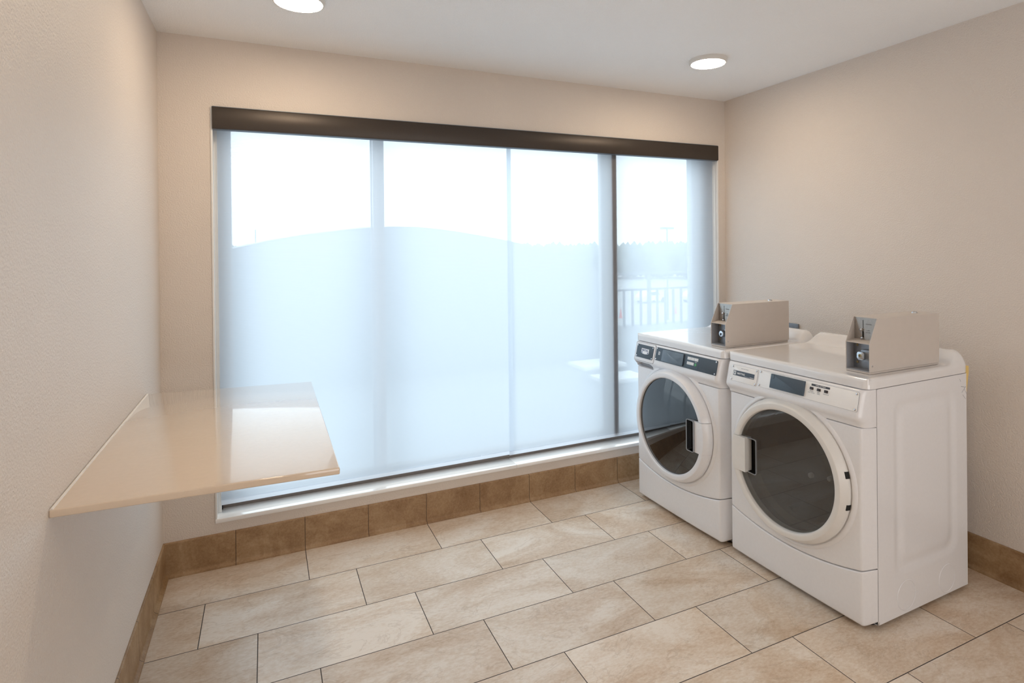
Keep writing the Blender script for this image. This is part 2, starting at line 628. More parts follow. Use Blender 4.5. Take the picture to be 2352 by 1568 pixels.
def sphere(bm, c, r, sub=1, sc=(1, 1, 1)):
    m = Matrix.Translation(c) @ Matrix.Diagonal((r * sc[0], r * sc[1], r * sc[2], 1))
    bmesh.ops.create_icosphere(bm, subdivisions=sub, radius=1.0, matrix=m)


def cut(o, bm_cut):
    """subtract a cutter from o and keep only the resulting mesh"""
    bmesh.ops.recalc_face_normals(bm_cut, faces=bm_cut.faces)
    me = bpy.data.meshes.new('cutter')
    bm_cut.to_mesh(me)
    bm_cut.free()
    c = bpy.data.objects.new('cutter', me)
    COL.objects.link(c)
    par = o.parent
    o.parent = None
    md = o.modifiers.new('b', 'BOOLEAN')
    md.operation = 'DIFFERENCE'
    md.solver = 'EXACT'
    md.object = c
    dg = bpy.context.evaluated_depsgraph_get()
    dg.update()
    res = bpy.data.meshes.new_from_object(o.evaluated_get(dg))
    o.modifiers.clear()
    old = o.data
    if len(res.vertices) > 8:
        res.name = old.name
        o.data = res
    bpy.data.objects.remove(c)
    o.parent = par
    # refresh sharp edges
    bm = bmesh.new()
    bm.from_mesh(o.data)
    for f in bm.faces:
        f.smooth = True
    for e in bm.edges:
        e.smooth = not (len(e.link_faces) == 2 and e.calc_face_angle(0.0) > math.radians(32))
    bm.to_mesh(o.data)
    bm.free()
    return o


_text_cache = {}


def text_mesh(s, size, extrude=0.0002, sx=1.0, bold=0.0):
    cu = bpy.data.curves.new('t', 'FONT')
    cu.body = s
    cu.size = size
    cu.extrude = extrude
    cu.offset = bold
    cu.align_x = 'CENTER'
    cu.align_y = 'CENTER'
    cu.resolution_u = 3
    to = bpy.data.objects.new('t', cu)
    COL.objects.link(to)
    dg = bpy.context.evaluated_depsgraph_get()
    dg.update()
    me = bpy.data.meshes.new_from_object(to.evaluated_get(dg))
    bpy.data.objects.remove(to)
    return me


def add_text(bm, s, size, M4, sx=1.0, bold=0.0):
    me = text_mesh(s, size, bold=bold)
    me.transform(M4 @ Matrix.Diagonal((sx, 1, 1, 1)))
    bm.from_mesh(me)
    bpy.data.meshes.remove(me)


# ------------------------------------------------------------------ the room
WY = 0.006      # window-wall plane
WX0 = -0.004    # left wall plane
WX1 = W + 0.004
TH = 0.19       # wall thickness
OX0, OX1, OZ0, OZ1 = 0.205, 3.270, 0.214, 2.155      # window opening

bm = bmesh.new()
box(bm, WX0 - 0.1, WX1 + 0.1, BACK - 0.1, WY + TH, -0.12, 0.0)
struct(finish(bm, 'floor', MAT['floor'], smooth=False))

bm = bmesh.new()
cs = [(WX0 - 0.2, BACK - 0.2), (WX1 + 0.2, BACK - 0.2), (WX1 + 0.2, WY + TH), (WX0 - 0.2, WY + TH)]
lo = [bm.verts.new((x, y, ceil_z(x, y))) for x, y in cs]
hi = [bm.verts.new((x, y, 2.75)) for x, y in cs]
bm.faces.new(lo)
bm.faces.new(hi[::-1])
for i in range(4):
    bm.faces.new((lo[i], hi[i], hi[(i + 1) % 4], lo[(i + 1) % 4]))
struct(finish(bm, 'ceiling', MAT['ceiling'], smooth=False))

bm = bmesh.new()
box(bm, WX0 - 0.15, WX0, BACK - 0.15, WY + TH, -0.1, 2.7)
struct(finish(bm, 'wall_left', MAT['wall'], smooth=False))
bm = bmesh.new()
box(bm, WX1, WX1 + 0.15, BACK - 0.15, WY + TH, -0.1, 2.7)
struct(finish(bm, 'wall_right', MAT['wall'], smooth=False))
bm = bmesh.new()
box(bm, WX0, WX1, BACK - 0.15, BACK, -0.1, 2.7)
struct(finish(bm, 'wall_behind', MAT['wall'], smooth=False))
# window wall as one mesh with an opening
bm = bmesh.new()
ox = [WX0, OX0, OX1, WX1]
oz = [-0.1, OZ0, OZ1, 2.7]
for y in (WY, WY + TH):
    g = [[bm.verts.new((x, y, z)) for z in oz] for x in ox]
    for i in range(3):
        for j in range(3):
            if i == 1 and j == 1:
                continue
            bm.faces.new((g[i][j], g[i + 1][j], g[i + 1][j + 1], g[i][j + 1]))
    if y == WY:
        g0 = g
for (a, b) in (((1, 1), (2, 1)), ((2, 1), (2, 2)), ((2, 2), (1, 2)), ((1, 2), (1, 1)),
               ((0, 0), (3, 0)), ((3, 0), (3, 3)), ((3, 3), (0, 3)), ((0, 3), (0, 0))):
    bm.faces.new((g0[a[0]][a[1]], g0[b[0]][b[1]], g[b[0]][b[1]], g[a[0]][a[1]]))
struct(finish(bm, 'wall_window', MAT['wall'], smooth=False))

# skirting tiles with a small cove at the foot
HB = 0.1565
prof = [(0.0, HB), (0.004, HB), (0.007, HB - 0.003), (0.008, HB - 0.008), (0.008, 0.022), (0.0095, 0.0155),
        (0.0135, 0.0115), (0.0205, 0.0085), (0.0225, 0.006), (0.0228, 0.0)]
bm = bmesh.new()
loft(bm, [[(x, WY - d, z) for d, z in prof] for x in (WX0, WX1)])
struct(finish(bm, 'baseboard_window', MAT['base_x'], angle=60))
bm = bmesh.new()
loft(bm, [[(WX0 + d, y, z) for d, z in prof] for y in (BACK, WY)])
struct(finish(bm, 'baseboard_left', MAT['base_y'], angle=60))
bm = bmesh.new()
loft(bm, [[(WX1 - d, y, z) for d, z in prof] for y in (BACK, WY)])
struct(finish(bm, 'baseboard_right', MAT['base_y'], angle=60))

# ------------------------------------------------------------------ window
win = bpy.data.objects.new('window_1', None)
COL.objects.link(win)
win.location = ((OX0 + OX1) / 2, WY + 0.15, OZ0)
struct(win)
wo = win.location


def wpart(bm, name, mat, **k):
    for v in bm.verts:
        v.co -= wo
    return finish(bm, name, mat, win, **k)


FY0, FY1 = 0.120, 0.175
bm = bmesh.new()
box(bm, OX0, OX1, FY0, FY1, OZ0, 0.292, 0.003)
wpart(bm, 'bottom_rail', MAT['rail_brown'])
bm = bmesh.new()
box(bm, OX0, OX1, FY0, FY1, 2.10, OZ1 + 0.005, 0.003)
wpart(bm, 'top_rail', MAT['frame'])
bm = bmesh.new()
box(bm, OX0, 0.2805, FY0, FY1, 0.29, 2.102, 0.003)
wpart(bm, 'side_rail', MAT['frame'])
bm = bmesh.new()
box(bm, 3.137, OX1 + 0.01, FY0, FY1, 0.29, 2.102, 0.003)
box(bm, 3.168, 3.190, FY0 - 0.012, FY0 + 0.01, 0.29, 2.102, 0.002)
wpart(bm, 'side_rail', MAT['frame'])
bm = bmesh.new()
box(bm, 0.966, 1.021, FY0 + 0.01, FY1, 0.29, 2.102, 0.003)
box(bm, 0.953, 0.961, FY0 + 0.025, FY1, 0.29, 2.102, 0.002)
wpart(bm, 'mullion', MAT['frame'])
bm = bmesh.new()
box(bm, 2.430, 2.50, FY0, FY1, 0.29, 2.102, 0.003)
box(bm, 2.406, 2.422, FY0 + 0.02, FY1, 0.29, 2.102, 0.002)
wpart(bm, 'mullion', MAT['frame'])
bm = bmesh.new()
box(bm, 2.421, 2.464, 0.040, FY0 + 0.02, 0.292, 2.10, 0.001)
wpart(bm, 'mullion_fin', MAT['rail_brown'])
for x0, x1 in ((0.2805, 0.953), (1.021, 2.406), (2.50, 3.137)):
    bm = bmesh.new()
    box(bm, x0, x1, 0.152, 0.160, 0.292, 2.10)
    wpart(bm, 'pane', MAT['glass'], smooth=False)

# white sill slab and side jamb linings
bm = bmesh.new()
box(bm, OX0 - 0.001, 1.735, -0.004, FY0 + 0.01, 0.206, 0.226, 0.003)
box(bm, 1.7355, OX1, -0.004, FY0 + 0.01, 0.206, 0.226, 0.003)
struct(finish(bm, 'trim_1', MAT['sill']))
bm = bmesh.new()
box(bm, OX0 - 0.001, OX0 + 0.007, 0.0, FY0 + 0.01, 0.226, OZ1, 0.001)
box(bm, OX0 + 0.007, OX0 + 0.022, 0.070, 0.078, 0.226, 2.06, 0.001)
struct(finish(bm, 'trim_2', MAT['white_trim']))
bm = bmesh.new()
box(bm, OX1 - 0.008, OX1 + 0.001, 0.0, FY0 + 0.01, 0.226, OZ1, 0.001)
struct(finish(bm, 'trim_3', MAT['white_trim']))
bm = bmesh.new()
box(bm, OX0 + 0.007, OX0 + 0.024, 0.104, 0.112, 0.226, 2.10)
struct(finish(bm, 'trim_4', MAT['black']))

# valance (fascia of the roller shades)
vt = thing('valance', 'long dark bronze fascia box across the top of the window', 'valance', (1.737, 0.0, 2.06))


def VZ(x, top):
    t = (x - 0.212) / (3.262 - 0.212)
    return (2.152 + 0.019 * t) if top else (2.049 + 0.022 * t)


bm = bmesh.new()
rows = []
xs = [0.212, 1.737, 3.262]
for x in xs:
    zt, zb = VZ(x, True), VZ(x, False)
    rows.append([(x, -0.010, zb + 0.002), (x, -0.012, zb + 0.005), (x, -0.012, zt - 0.004), (x, -0.009, zt), (x, 0.000, zt), (x, 0.000, zb)])
loft(bm, rows, close_u=True, cap=True)
for v in bm.verts:
    v.co -= vt.location
finish(bm, 'fascia', MAT['bronze'], vt)
bm = bmesh.new()
rows = []
for x in xs:
    zb = VZ(x, False)
    rows.append([(x, 0.000, zb), (x, 0.0005, zb + 0.02), (x, 0.029, zb + 0.02), (x, 0.029, zb - 0.001)])
loft(bm, rows, close_u=True, cap=True)
for v in bm.verts:
    v.co -= vt.location
o = finish(bm, 'underside', MAT['plate_grey'], vt)
bm = bmesh.new()
rows = []
for x in xs:
    zt = VZ(x, True)
    rows.append([(x, -0.011, zt), (x, -0.011, zt + 0.0025), (x, 0.001, zt + 0.0025), (x, 0.001, zt)])
loft(bm, rows, close_u=True, cap=True)
for v in bm.verts:
    v.co -= vt.location
finish(bm, 'top_edge', MAT['plate_grey'], vt)

# two roller shades overlapping in the middle
SHZ = lambda x: 0.269 + 0.0030 * (x - 0.22)


def shade(x0, x1, y, label):
    t = thing('roller_shade', label, 'window shade', ((x0 + x1) / 2, y, 2.06), 0, 'translucent white roller shades')
    L0 = t.location
    bm = bmesh.new()
    nx, nz = 40, 40
    rows = []
    for j in range(nz + 1):
        row = []
        for i in range(nx + 1):
            x = x0 + (x1 - x0) * i / nx
            zb = SHZ(x) + 0.020
            z = zb + (2.075 - zb) * j / nz
            wob = 0.0012 * math.sin(x * 4.1) * math.sin(z * 1.3)
            row.append(Vector((x, y + wob, z)) - L0)
        rows.append(row)
    loft(bm, rows)
    finish(bm, 'fabric', MAT['shade'], t, angle=180)
    bm = bmesh.new()
    rows = []
    for x in (x0, x1):
        z = SHZ(x)
        ring = []
        for (dy, dz) in [(0.0012, 0.0), (0.0012, 0.024), (0.0, 0.024), (0.0, 0.0)]:
            ring.append(Vector((x, y + dy, z + dz)) - L0)
        rows.append(ring)
    loft(bm, rows, close_u=True, cap=True)
    finish(bm, 'hem_bar', MAT['hem'], t)
    return t


shade(0.227, 1.737, 0.046, 'wide left roller shade of sheer white fabric, reaching from the left jamb past centre')
shade(1.705, 3.248, 0.034, 'right roller shade of sheer ribbed white fabric, half hidden at its foot by the washer')


def chain(x, y, z0, z1, label):
    bm = bmesh.new()
    z = z0
    while z < z1:
        sphere(bm, (0, 0, z - z0), 0.0017, 1)
        z += 0.0072
    tube(bm, [(0, 0, 0), (0, 0, z1 - z0)], 0.0006, 5)
    o = finish(bm, 'bead_chain', MAT['chain'])
    o.location = (x, y, z0)
    tag(o, label, 'chain', 'bead chains of the right shade')
    return o


chain(3.262, 0.018, 0.62, 2.055, 'fine bead chain hanging at the right jamb, nearer the jamb of the pair')
chain(3.243, 0.020, 0.62, 2.055, 'fine bead chain hanging against the edge of the right shade, the farther of the pair')

# rain drops on the outside of the panes
random.seed(5)
bm = bmesh.new()
for (x0, x1, n) in ((0.29, 0.94, 420), (1.03, 2.38, 430), (2.50, 3.0, 260)):
    for i in range(n):
        x = x0 + (x1 - x0) * (random.random() ** 1.25)
        z = 1.50 - 0.52 * (random.random() ** 1.5) * (1.0 if x0 < 0.9 else 0.6) + (0.25 if random.random() < 0.04 else 0)
        r = random.uniform(0.0006, 0.0017)
        sphere(bm, (x, 0.1615, z), r, 1, (1, 0.5, random.uniform(0.8, 1.3)))
o = finish(bm, 'rain_drops', MAT['drop'])
tag(o, 'scattered rain drops on the outside of the window panes', 'rain drops', kind='stuff')

# ------------------------------------------------------------------ folding counter on the left wall
ct = thing('folding_counter', 'cream wall-mounted countertop slab projecting from the left wall', 'countertop', (0.30, -0.95, 0.913))
L0 = ct.location
bm = bmesh.new()
poly = [(WX0, -1.496), (0.597, -1.520), (0.603, -0.420), (WX0, -0.352)]
fn = lambda s, t, d: Vector((s, t, d)) - L0
a = [bm.verts.new(fn(s, t, 0.896)) for s, t in poly]
b = [bm.verts.new(fn(s, t, 0.9135)) for s, t in poly]
bm.faces.new(a[::-1])
bm.faces.new(b)
for i in range(4):
    bm.faces.new((a[i], a[(i + 1) % 4], b[(i + 1) % 4], b[i]))
bmesh.ops.bevel(bm, geom=list(bm.edges), offset=0.003, segments=3, affect='EDGES', profile=0.5)
finish(bm, 'slab', MAT['counter'], ct)
bm = bmesh.new()
tube(bm, [Vector((0.0, -1.494, 0.9135)) - L0, Vector((0.0, -0.356, 0.9135)) - L0], 0.0035, 8)
finish(bm, 'caulk_bead', MAT['caulk'], ct)


# ------------------------------------------------------------------ ceiling lights
def ceiling_light(x, y, label):
    z = ceil_z(x, y)
    t = thing('ceiling_light', label, 'ceiling light', (x, y, z), 0, 'round flush ceiling lights')
    bm = bmesh.new()
    lathe(bm, [(0.0, 0.002), (0.100, 0.002), (0.100, -0.010), (0.0985, -0.017), (0.095, -0.021), (0.0905, -0.0225), (0.088, -0.020), (0.0, -0.020)],
          (0, 0, 0), 'z', 96)
    finish(bm, 'trim_ring', MAT['lamp_body'], t, angle=30)
    bm = bmesh.new()
    lathe(bm, [(0.0, -0.0262), (0.04, -0.0257), (0.07, -0.0245), (0.088, -0.0222), (0.0885, -0.019)], (0, 0, 0), 'z', 96)
    finish(bm, 'diffuser', MAT['lamp'], t, angle=180)
    return t


ceiling_light(2.612, -0.645, 'round lit ceiling light near the right end of the window, above the washer')
ceiling_light(0.560, -0.610, 'round lit ceiling light cut by the top of the picture, left of the other')
ceiling_light(0.560, -2.62, 'round lit ceiling light at the left wall, out of the picture above the camera')

# ------------------------------------------------------------------ grey outlet plate behind the washer
wp = thing('wall_plate', 'grey metal outlet plate on the right wall behind the washer', 'wall plate', (WX1, -0.545, 0.95))
bm = bmesh.new()
box(bm, -0.014, 0.0, -0.060, 0.115, -0.058, 0.056, 0.003)
finish(bm, 'cover', MAT['plate_grey'], wp)
bm = bmesh.new()
lathe(bm, [(0, -0.0025), (0.003, -0.002), (0.0038, 0.0)], (-0.0142, -0.043, 0.032), 'x', 12)
finish(bm, 'screw', MAT['steel_dark'], wp)

# ------------------------------------------------------------------ laundry machines
MW = 0.71       # width
MD = 0.605      # cabinet depth
ZL = 0.928      # underside of the lid
ZT = 0.968      # lid top
MC = 0.355      # centre line
DZ = 0.517      # door centre height


def cross(k=1.0):
    """front panel cross-section, (a, b) from right side round to the left side"""
    half = [(0.0, 0.0), (0.0045, -0.0115), (0.0175, -0.0455), (0.0202, -0.0522), (0.0210, -0.0540), (0.0245, -0.0578), (0.0275, -0.0593), (0.0310, -0.0600)]
    mid = []
    n = 28
    for i in range(1, n):
        a = 0.030 + (MW - 0.060) * i / n
        mid.append((a, -0.0598 - 0.006 * (1 - ((a - MC) / (MC - 0.03)) ** 2)))
    return half + mid + [(MW - a, b) for a, b in half[::-1]]


def seam(a):
    return 0.186 + 0.053 * ((a - MC) / MC) ** 2


def front_shell(zb, zt, r=0.006, rb=None):
    """solid panel following the cross-section, rolled in at top and bottom"""
    rb = rb or r
    P = cross()
    rows = []
    ts = []
    for i in range(5):
        t = i / 4 * math.pi / 2
        ts.append(('b', rb * (1 - math.sin(t)) , rb * (1 - math.cos(t))))
    rows_b = []
    for k in range(5):
        t = k / 4 * math.pi / 2
        rows_b.append((rb * (1 - math.sin(t)), rb * (1 - math.cos(t))))      # inward, up
    n_mid = 6
    rows = []
    for inn, up in rows_b:
        rows.append([(min(b + inn, 0.0), a, zb(a) + up) for a, b in P])
    for k in range(1, n_mid):
        f = k / n_mid
        rows.append([(b, a, zb(a) + rb + (zt(a) - r - zb(a) - rb) * f) for a, b in P])
    for k in range(4, -1, -1):
        t = k / 4 * math.pi / 2
        rows.append([(min(b + r * (1 - math.sin(t)), 0.0), a, zt(a) - r * (1 - math.cos(t))) for a, b in P])
    # back skin to make it a closed solid
    BK = 0.004
    rows = [[(BK, a, r_[i][2]) for i, (a, b) in enumerate(P)] for r_ in (rows[0],)] + rows + \
           [[(BK, a, r_[i][2]) for i, (a, b) in enumerate(P)] for r_ in (rows[-1],)]
    bm = bmesh.new()
    V = loft(bm, rows)
    n = len(P)
    for i in range(n - 1):
        bm.faces.new((V[0][i], V[-1][i], V[-1][i + 1], V[0][i + 1]))
    bm.faces.new([r_[0] for r_ in V])
    bm.faces.new([r_[-1] for r_ in V][::-1])
    return bm


CB = lambda z: -0.086 + 0.235 * (z - 0.83)       # sloping console face
CT = Vector((0.2288, 0, 0.9735))                  # up along the face
CN = Vector((-0.9735, 0, 0.2288))                 # out of the face


def FP(a, z, h=0.0):
    """point on the console face at width a, height z, lifted by h"""
    return Vector((CB(z), a, z)) + CN * h


def face_matrix(a, z, h):
    m = Matrix((Vector((0, -1, 0)), CT, CN)).transposed().to_4x4()
    m.translation = FP(a, z, h)
    return m


def plate(bm, a0, a1, z0, z1, h0, h1, r=0.004, bevel=0.0008):
    """rounded plate on the console face; a0<a1"""
    pts = rrect(-(a1 - a0) / 2, (a1 - a0) / 2, -(z1 - z0) / 2 / 0.9735, (z1 - z0) / 2 / 0.9735, r)
    m = face_matrix((a0 + a1) / 2, (z0 + z1) / 2, 0)
    prism(bm, pts, lambda s, t, d: m @ Vector((s, t, d)), h0, h1, bevel)


def face_screw(par, a, z, h=0.002):
    bm = bmesh.new()
    m = face_matrix(a, z, h)
    n = 14
    prof = [(0.0046, 0.0), (0.0044, 0.0012), (0.003, 0.0022), (0.0, 0.0025)]
    rings = []
    for r, hh in prof[:-1]:
        rings.append([m @ Vector((r * math.cos(2 * math.pi * i / n), r * math.sin(2 * math.pi * i / n), hh)) for i in range(n)])
    V = loft(bm, rings, close_u=True)
    top = bm.verts.new(m @ Vector((0, 0, 0.0025)))
    for i in range(n):
        bm.faces.new((V[-1][i], V[-1][(i + 1) % n], top))
    return finish(bm, 'screw', MAT['chrome'], par)


def machine(kind, name, label, cat, loc, rz, group=None):
    t = thing(name, label, cat, loc, rz, group)
    E = MAT['enamel']
    # --- cabinet body: sides with a pressed panel, back, base
    bm = bmesh.new()
    na, nb = 44, 60

    def inset(b, z):
        # pressed rectangle on the side sheet, tapering like the photograph's
        def sd(b, z, m):
            cx, cz, hx, hz = 0.315, 0.525, 0.205 - m, 0.335 - m
            dx, dz = abs(b - cx) - hx + 0.04, abs(z - cz) - hz + 0.04
            return math.hypot(max(dx, 0), max(dz, 0)) + min(max(dx, dz), 0) - 0.04
        def ss(x):
            x = max(0, min(1, x))
            return x * x * (3 - 2 * x)
        d1 = sd(b, z, 0.0)
        d2 = sd(b, z, 0.035)
        return 0.005 * ss(-d1 / 0.012) - 0.005 * ss(-d2 / 0.012)
    for side in (0, 1):
        rows = []
        for j in range(nb + 1):
            z = 0.022 + (ZL - 0.004 - 0.022) * j / nb
            row = []
            for i in range(na + 1):
                b = 0.0 + MD * i / na
                dd = inset(b, z)
                row.append((b, dd if side == 0 else MW - dd, z))
            rows.append(row)
        loft(bm, rows)
    # front frame recess, back and bottom sheets
    for q in (((MD, 0, 0.022), (MD, MW, 0.022), (MD, MW, ZL - 0.004), (MD, 0, ZL - 0.004)),
              ((0, 0, 0.022), (MD, 0, 0.022), (MD, MW, 0.022), (0, MW, 0.022)),
              ((0, 0, ZL - 0.004), (MD, 0, ZL - 0.004), (MD, MW, ZL - 0.004), (0, MW, ZL - 0.004))):
        bm.faces.new([bm.verts.new(p) for p in q])
    finish(bm, 'cabinet', E, t)
    if kind == 'dryer':
        for (cb, cz, rr) in ((0.178, 0.092, 0.060), (0.452, 0.088, 0.058)):
            bm = bmesh.new()
            n = 64
            A = [bm.verts.new((cb + rr * math.cos(2 * math.pi * i / n), -0.0002, cz + rr * math.sin(2 * math.pi * i / n))) for i in range(n)]
            B = [bm.verts.new((cb + (rr - 0.002) * math.cos(2 * math.pi * i / n), -0.0016, cz + (rr - 0.002) * math.sin(2 * math.pi * i / n))) for i in range(n)]
            Cc = [bm.verts.new((cb + (rr - 0.004) * math.cos(2 * math.pi * i / n), -0.0004, cz + (rr - 0.004) * math.sin(2 * math.pi * i / n))) for i in range(n)]
            for i in range(n):
                j = (i + 1) % n
                bm.faces.new((A[i], A[j], B[j], B[i]))
                bm.faces.new((B[i], B[j], Cc[j], Cc[i]))
            finish(bm, 'vent_knockout', E, t)
        bm = bmesh.new()
        for p0, p1, r in (((0.565, -0.0004, 0.872), (0.592, -0.0004, 0.866), 0.0011), ((0.57, -0.0004, 0.845), (0.60, -0.0004, 0.868), 0.0007),
                          ((0.577, -0.0004, 0.835), (0.598, -0.0004, 0.815), 0.0007), ((0.586, -0.0004, 0.862), (0.603, -0.0004, 0.838), 0.0006),
                          ((0.555, -0.0004, 0.905), (0.562, -0.0004, 0.892), 0.0006)):
            tube(bm, [p0, p1], r, 5)
        finish(bm, 'scratch_marks', MAT['box_inner'], t)
        bm = bmesh.new()
        loft(bm, [[(MD + 0.001, 0.002, 0.955), (MD + 0.022, 0.002, 0.953), (MD + 0.022, 0.03, 0.953), (MD + 0.001, 0.03, 0.955)],
                  [(MD + 0.001, 0.002, 0.93), (MD + 0.022, 0.002, 0.925), (MD + 0.022, 0.03, 0.925), (MD + 0.001, 0.03, 0.93)],
                  [(MD + 0.001, 0.002, 0.845), (MD + 0.006, 0.002, 0.845), (MD + 0.006, 0.03, 0.845), (MD + 0.001, 0.03, 0.845)]],
             close_u=True, cap=True)
        o = finish(bm, 'hinge_tab', MAT['yellow'], t)
        o['label'] = 'yellow plastic strip'
    # feet
    for fa in (0.05, MW - 0.05):
        for fb in (0.03, MD - 0.06):
            bm = bmesh.new()
            lathe(bm, [(0, 0), (0.018, 0), (0.020, 0.003), (0.020, 0.010), (0.008, 0.012), (0.008, 0.024), (0, 0.024)], (fb, fa, 0), 'z', 20)
            finish(bm, 'foot', MAT['button'], t)
    # --- toe panel and front panel
    def toe_bottom(a):
        e = min(a, MW - a)
        return 0.022 + (0.016 * (1 - min(1, e / 0.03)) ** 2)
    bm = front_shell(toe_bottom, lambda a: seam(a) - 0.002, 0.006, 0.012)
    finish(bm, 'toe_panel', E, t, angle=50)
    bm = front_shell(lambda a: seam(a) + 0.002, lambda a: 0.778, 0.005)
    o = finish(bm, 'front_panel', E, t, angle=50)
    c = bmesh.new()
    lathe(c, [(0.0, -0.12), (0.262, -0.12), (0.262, 0.05), (0.0, 0.05)], (0, MC, DZ), 'x', 96)
    cut(o, c)
    # raised lip round the door
    bm = bmesh.new()
    lathe(bm, [(0.299, -0.058), (0.3002, -0.0665), (0.303, -0.0688), (0.308, -0.0685), (0.317, -0.0650), (0.322, -0.058)], (0, MC, DZ), 'x', 128)
    o = finish(bm, 'door_surround', E, t, angle=60)
    # --- console
    prof = [(ZL - 0.003, 0.045), (ZL - 0.004, 0.058), (ZL - 0.008, 0.0625)]
    for z in (0.905, 0.89, 0.875, 0.86, 0.845, 0.832):
        prof.append((z, -CB(z)))
    prof += [(0.824, 0.0872), (0.817, 0.0860), (0.810, 0.0815), (0.804, 0.0750), (0.799, 0.0695), (0.793, 0.0650), (0.786, 0.0625), (0.7815, 0.0605), (0.781, 0.045)]
    rows = []
    ra = 0.028
    for z, d in prof:
        row = [(0.004, 0.0, z)]
        for i in range(0, 9):
            th = math.radians(90 * i / 8)
            row.append((-d * math.sin(th) ** 0.95, ra * (1 - math.cos(th)), z))
        for i in range(1, 12):
            row.append((-d, ra + (MW - 2 * ra) * i / 12, z))
        for i in range(8, -1, -1):
            th = math.radians(90 * i / 8)
            row.append((-d * math.sin(th) ** 0.95, MW - ra * (1 - math.cos(th)), z))
        row.append((0.004, MW, z))
        rows.append(row)
    bm = bmesh.new()
    V = loft(bm, rows)
    bm.faces.new(V[0])
    bm.faces.new(V[-1][::-1])
    bm.faces.new([r_[0] for r_ in V] + [r_[-1] for r_ in V][::-1])
    con = finish(bm, 'console', E, t, angle=50)
    if kind == 'washer':
        c = bmesh.new()
        prism(c, rrect(0.535, 0.685, 0.778, 0.812, 0.010), lambda s, z, d: (d, s, z), -0.12, -0.030)
        cut(con, c)
        bm = bmesh.new()
        prism(bm, rrect(0.536, 0.684, 0.779, 0.811, 0.010), lambda s, z, d: (d, s, z), -0.032, -0.036)
        finish(bm, 'drawer_grip', MAT['box_inner'], con)
    # --- lid with raised rear ledge
    def ss(x):
        x = max(0, min(1, x))
        return x * x * (3 - 2 * x)
    OV = 0.004
    b0, b1 = -0.052, MD + 0.012
    R, r = 0.030, 0.016
    st = []
    for i in range(9):
        t_ = math.pi / 2 * i / 8
        st.append((b0 + r * (1 - math.cos(t_)), -r * (1 - math.sin(t_))))
    st += [(b, 0.0) for b in (-0.02, 0.0, 0.06, 0.15, 0.25, 0.35, 0.42, 0.46)]
    for i in range(1, 15):
        st.append((0.474 + 0.104 * i / 14, 0.0))
    for i in range(0, 9):
        t_ = math.pi / 2 * i / 8
        st.append((b1 - 0.030 + 0.030 * math.sin(t_), 0.0))
    rows = []
    for b, dz in st:
        hump = 0.052 * ss((b - 0.478) / 0.095)
        tail = 0.0
        if b > b1 - 0.030:
            q = (b - (b1 - 0.030)) / 0.030
            tail = 0.045 * (1 - math.sqrt(max(0, 1 - q * q)))
        ins = 0.0
        if b < b0 + R:
            q = R - (b - b0)
            ins = R - math.sqrt(max(0, R * R - q * q))
        elif b > b1 - 0.03:
            q = 0.03 - (b1 - b)
            ins = 0.03 - math.sqrt(max(0, 0.0009 - q * q))
        aL, aR = -OV + ins, MW + OV - ins
        zt = ZT + dz
        row = [(b, aL, ZL)]
        nn = 7
        for i in range(nn + 1):
            th = math.pi / 2 * i / nn
            row.append((b, aL + r * (1 - math.cos(th)), zt - (r * (1 - math.sin(th)) if dz == 0 else 0) * 1.0 if True else 0))
        na_ = 24
        A0, A1 = aL + r, aR - r
        for i in range(1, na_):
            f = i / na_
            f = 0.5 - 0.5 * math.cos(math.pi * f)
            row.append((b, A0 + (A1 - A0) * f, zt))
        for i in range(nn, -1, -1):
            th = math.pi / 2 * i / nn
            row.append((b, aR - r * (1 - math.cos(th)), zt - (r * (1 - math.sin(th)) if dz == 0 else 0)))
        row.append((b, aR, ZL))
        out = []
        for (bb, aa, zz) in row:
            if zz > ZL + 0.001:
                e = min(aa - aL, aR - aa)
                zz = zz + hump * ss((e + 0.004) / 0.044) ** 0.6 - tail * ss((e + 0.006) / 0.04)
            out.append((bb, aa, max(zz, ZL)))
        rows.append(out)
    bm = bmesh.new()
    V = loft(bm, rows)
    bm.faces.new([r_[0] for r_ in V] + [r_[-1] for r_ in V][::-1])
    bm.faces.new(V[0])
    bm.faces.new(V[-1][::-1])
    finish(bm, 'lid', MAT['enamel_top'], t, angle=60)
    # --- door
    door = bpy.data.objects.new('door', None)
    COL.objects.link(door)
    door.parent = t
    door.location = (-0.06, MC, DZ)
    D0 = Vector(door.location)

    def dp(bm, name, mat, **k):
        for v in bm.verts:
            v.co -= D0
        return finish(bm, name, mat, door, **k)
    P = MAT['plastic'] if kind == 'dryer' else E
    bf = -0.106 if kind == 'dryer' else -0.112
    prof = [(0.250, bf + 0.022), (0.2505, bf + 0.008), (0.253, bf + 0.003), (0.258, bf + 0.0005), (0.264, bf), (0.276, bf),
            (0.2775, bf + 0.0004), (0.2790, bf + 0.0020), (0.2800, bf + 0.0035), (0.2940, bf + 0.0280), (0.2955, bf + 0.031), (0.2965, -0.066), (0.2965, -0.060), (0.25, -0.060)]
    bm = bmesh.new()
    lathe(bm, prof, (0, MC, DZ), 'x', 160, close=True)
    ring = dp(bm, 'door_ring', P, angle=24)
    sgn = 1 if kind == 'dryer' else -1
    hi_, po = (0.197, 0.148) if kind == 'dryer' else (0.213, 0.163)
    # pocket beside the handle
    s0, s1 = sorted((MC + sgn * po, MC + sgn * (hi_ + 0.004)))
    z0, z1 = DZ - 0.078, DZ + 0.082
    gb = bf + 0.015
